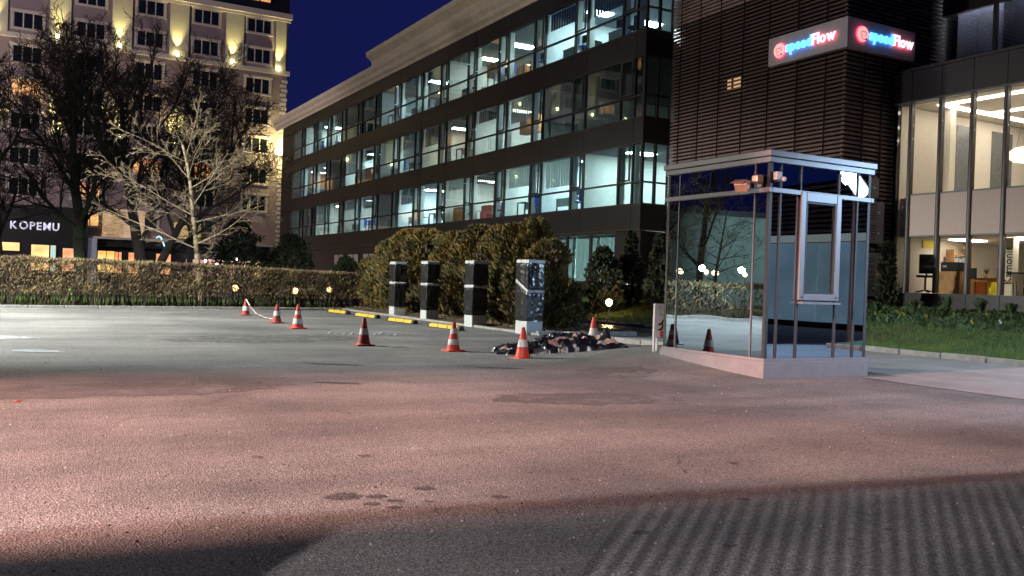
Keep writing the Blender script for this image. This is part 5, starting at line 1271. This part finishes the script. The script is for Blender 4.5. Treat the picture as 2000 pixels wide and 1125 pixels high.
# ------------------------------------------------------------------ lamps and fence outside the frame
st = thing('street_lamp', 'tall white street lamp on a steel pole left of the frame', 'street lamp', (LAMP_L.x - 1.4, LAMP_L.y, 0))
MB().tube((0, 0, 0), (0, 0, 9.2), .08, .055, 10).build('pole', M_SILV, st, local=True); MB().tube((0, 0, 9.15), (1.2, 0, 9.35), .04, .035, 8).build('arm', M_SILV, st, local=True)
MB().box(1.05, -.13, 9.28, 1.75, .13, 9.38).build('head', M_SILV, st, local=True, bevel=.03); MB().box(1.15, -.09, 9.262, 1.68, .09, 9.279).build('lens', em('lens_white', (.9, 1, .92), 40), st, local=True)
ld = thing('street_lamp', 'white LED street lamp right of the frame, mirrored in the kiosk', 'street lamp', (19.0, 2.9, 0))
MB().tube((0, 0, 0), (0, 0, 4.35), .07, .05, 10).build('pole', M_SILV, ld, local=True); MB().tube((0, 0, 4.3), (-1.0, .7, 4.42), .035, .03, 8).build('arm', M_SILV, ld, local=True)
vx = Vector((.55, .306, -.77)).normalized(); dk_ = Vector((10.9 - 17.6, 9.49 - 3.85, -1.2)).normalized(); vz = -(dk_ - vx * dk_.dot(vx)).normalized(); vy = vz.cross(vx)
mo = Matrix((vx, vy, vz)).transposed().to_4x4()
h_ = MB().box(-.70, -.18, .0, .70, .18, .08).mesh('head', M_SILV); h_.transform(mo); link('head', h_, (-1.35, .95, 4.2), ld, local=True)
l_ = MB().box(-.66, -.15, -.02, .66, .15, -.001).mesh('lens', em('lens_blue', (.82, .93, 1.0), 30)); l_.transform(mo); link('lens', l_, (-1.35, .95, 4.2), ld, local=True)
fp = thing('flood_lamp', 'pinkish flood lamp on a pole left of the frame', 'flood lamp', (LAMP_P.x - .5, LAMP_P.y - .5, 0))
MB().tube((0, 0, 0), (0, 0, 8.7), .08, .06, 10).build('pole', M_SILV, fp, local=True); MB().box(-.2, -.2, 8.7, .2, .2, 8.95).build('head', M_SILV, fp, local=True, bevel=.03)
# unseen beam and block added as light stops, railing behind the photographer: they bound the pools of light on the asphalt
gw_ = thing('added_light_block', 'unseen dark block left of the frame, added to cut off the pinkish flood light', 'building', (-20, 1, 0))
MB().box(-30, -3, 0, -10, 5.41, 11).build('wall', M_DARKP, gw_)  # tall block added to shape the near edge of the pink pool
MB().box(-30.2, -3.2, 11.01, -9.8, 5.6, 11.3).build('light_block_cap', M_DARK, gw_)
ed = (F0 * 2.8 + R0 * 6.0).normalized()
dh = Vector((ed.x, ed.y, 0)).normalized(); nn = Vector((-dh.y, dh.x, 0)) * .08
def slab_along(p, q, z0, z1, name, mt, par, nn=nn):
    b = MB(); v = [p - nn, q - nn, q + nn, p + nn]
    b.add([(a.x, a.y, z0) for a in v] + [(a.x, a.y, z1) for a in v], [(0,3,2,1), (4,5,6,7), (0,1,5,4), (1,2,6,5), (2,3,7,6), (3,0,4,7)]); return b.build(name, mt, par)
cn_ = thing('added_light_stop', 'unseen dark light stop added over the flood lamp left of the frame', 'canopy', (-18, 3, 6))
MB().box(-26, 6.90, 8.5 * (1 - .95 / 5.4), -10.1, 7.0, 9.8).build('light_stop_beam', M_DARK, cn_); MB().box(-26, 5.42, 9.81, -10.1, 7.1, 10.0).build('light_stop_top', M_DARK, cn_)  # beam added to cut the far edge of the pink pool
rl = thing('railing', 'dark steel bar railing on a low wall behind the photographer', 'railing', (1.0, -1.5, 0))
g0 = F0 * 4.66 + R0 * -.79; g1 = F0 * 6.35 + R0 * 3.6
q0 = Vector(g0).lerp(LAMP_B, .40); q1 = Vector(g1).lerp(LAMP_B, .40); top = (q0.z + q1.z) / 2
q0.z = q1.z = 0; dr = (q1 - q0); L = dr.length; dr.normalize(); q0 = q0 - dr * 1.0; nr = Vector((-dr.y, dr.x, 0)) * .05; L += 1.8
slab_along(q0 - dr * 4, q0 + dr * .995, 1.901, top, 'shade_leaf', M_DARKP, rl, nr * .5)  # solid leaf added to keep the left foreground dark
slab_along(q0 - dr * 4, q0 + dr * L, 0, 1.9, 'low_wall', M_DARKP, rl, nr)
bar_me = MB().box(-.008, -.006, 1.901, .008, .006, top).mesh('railing_or_shade_bar', M_DARK)
fin_me = MB().box(-.004, -.004, 1.901, .004, .004, top).mesh('railing_or_shade_bar', M_DARK)  # closer thin bars added to half shade the middle foreground
ang = math.atan2(dr.y, dr.x); x = 1.0
while x < L:
    fine = x < 1.0 + (L - 2.8) * .55
    o = link('railing_or_shade_bar', fin_me if fine else bar_me, q0 + dr * x, rl); o.rotation_euler = (0, 0, ang); x += .034 if fine else .075
slab_along(q0, q0 + dr * L, top + .002, top + .05, 'top_rail', M_DARK, rl, nr * .6)
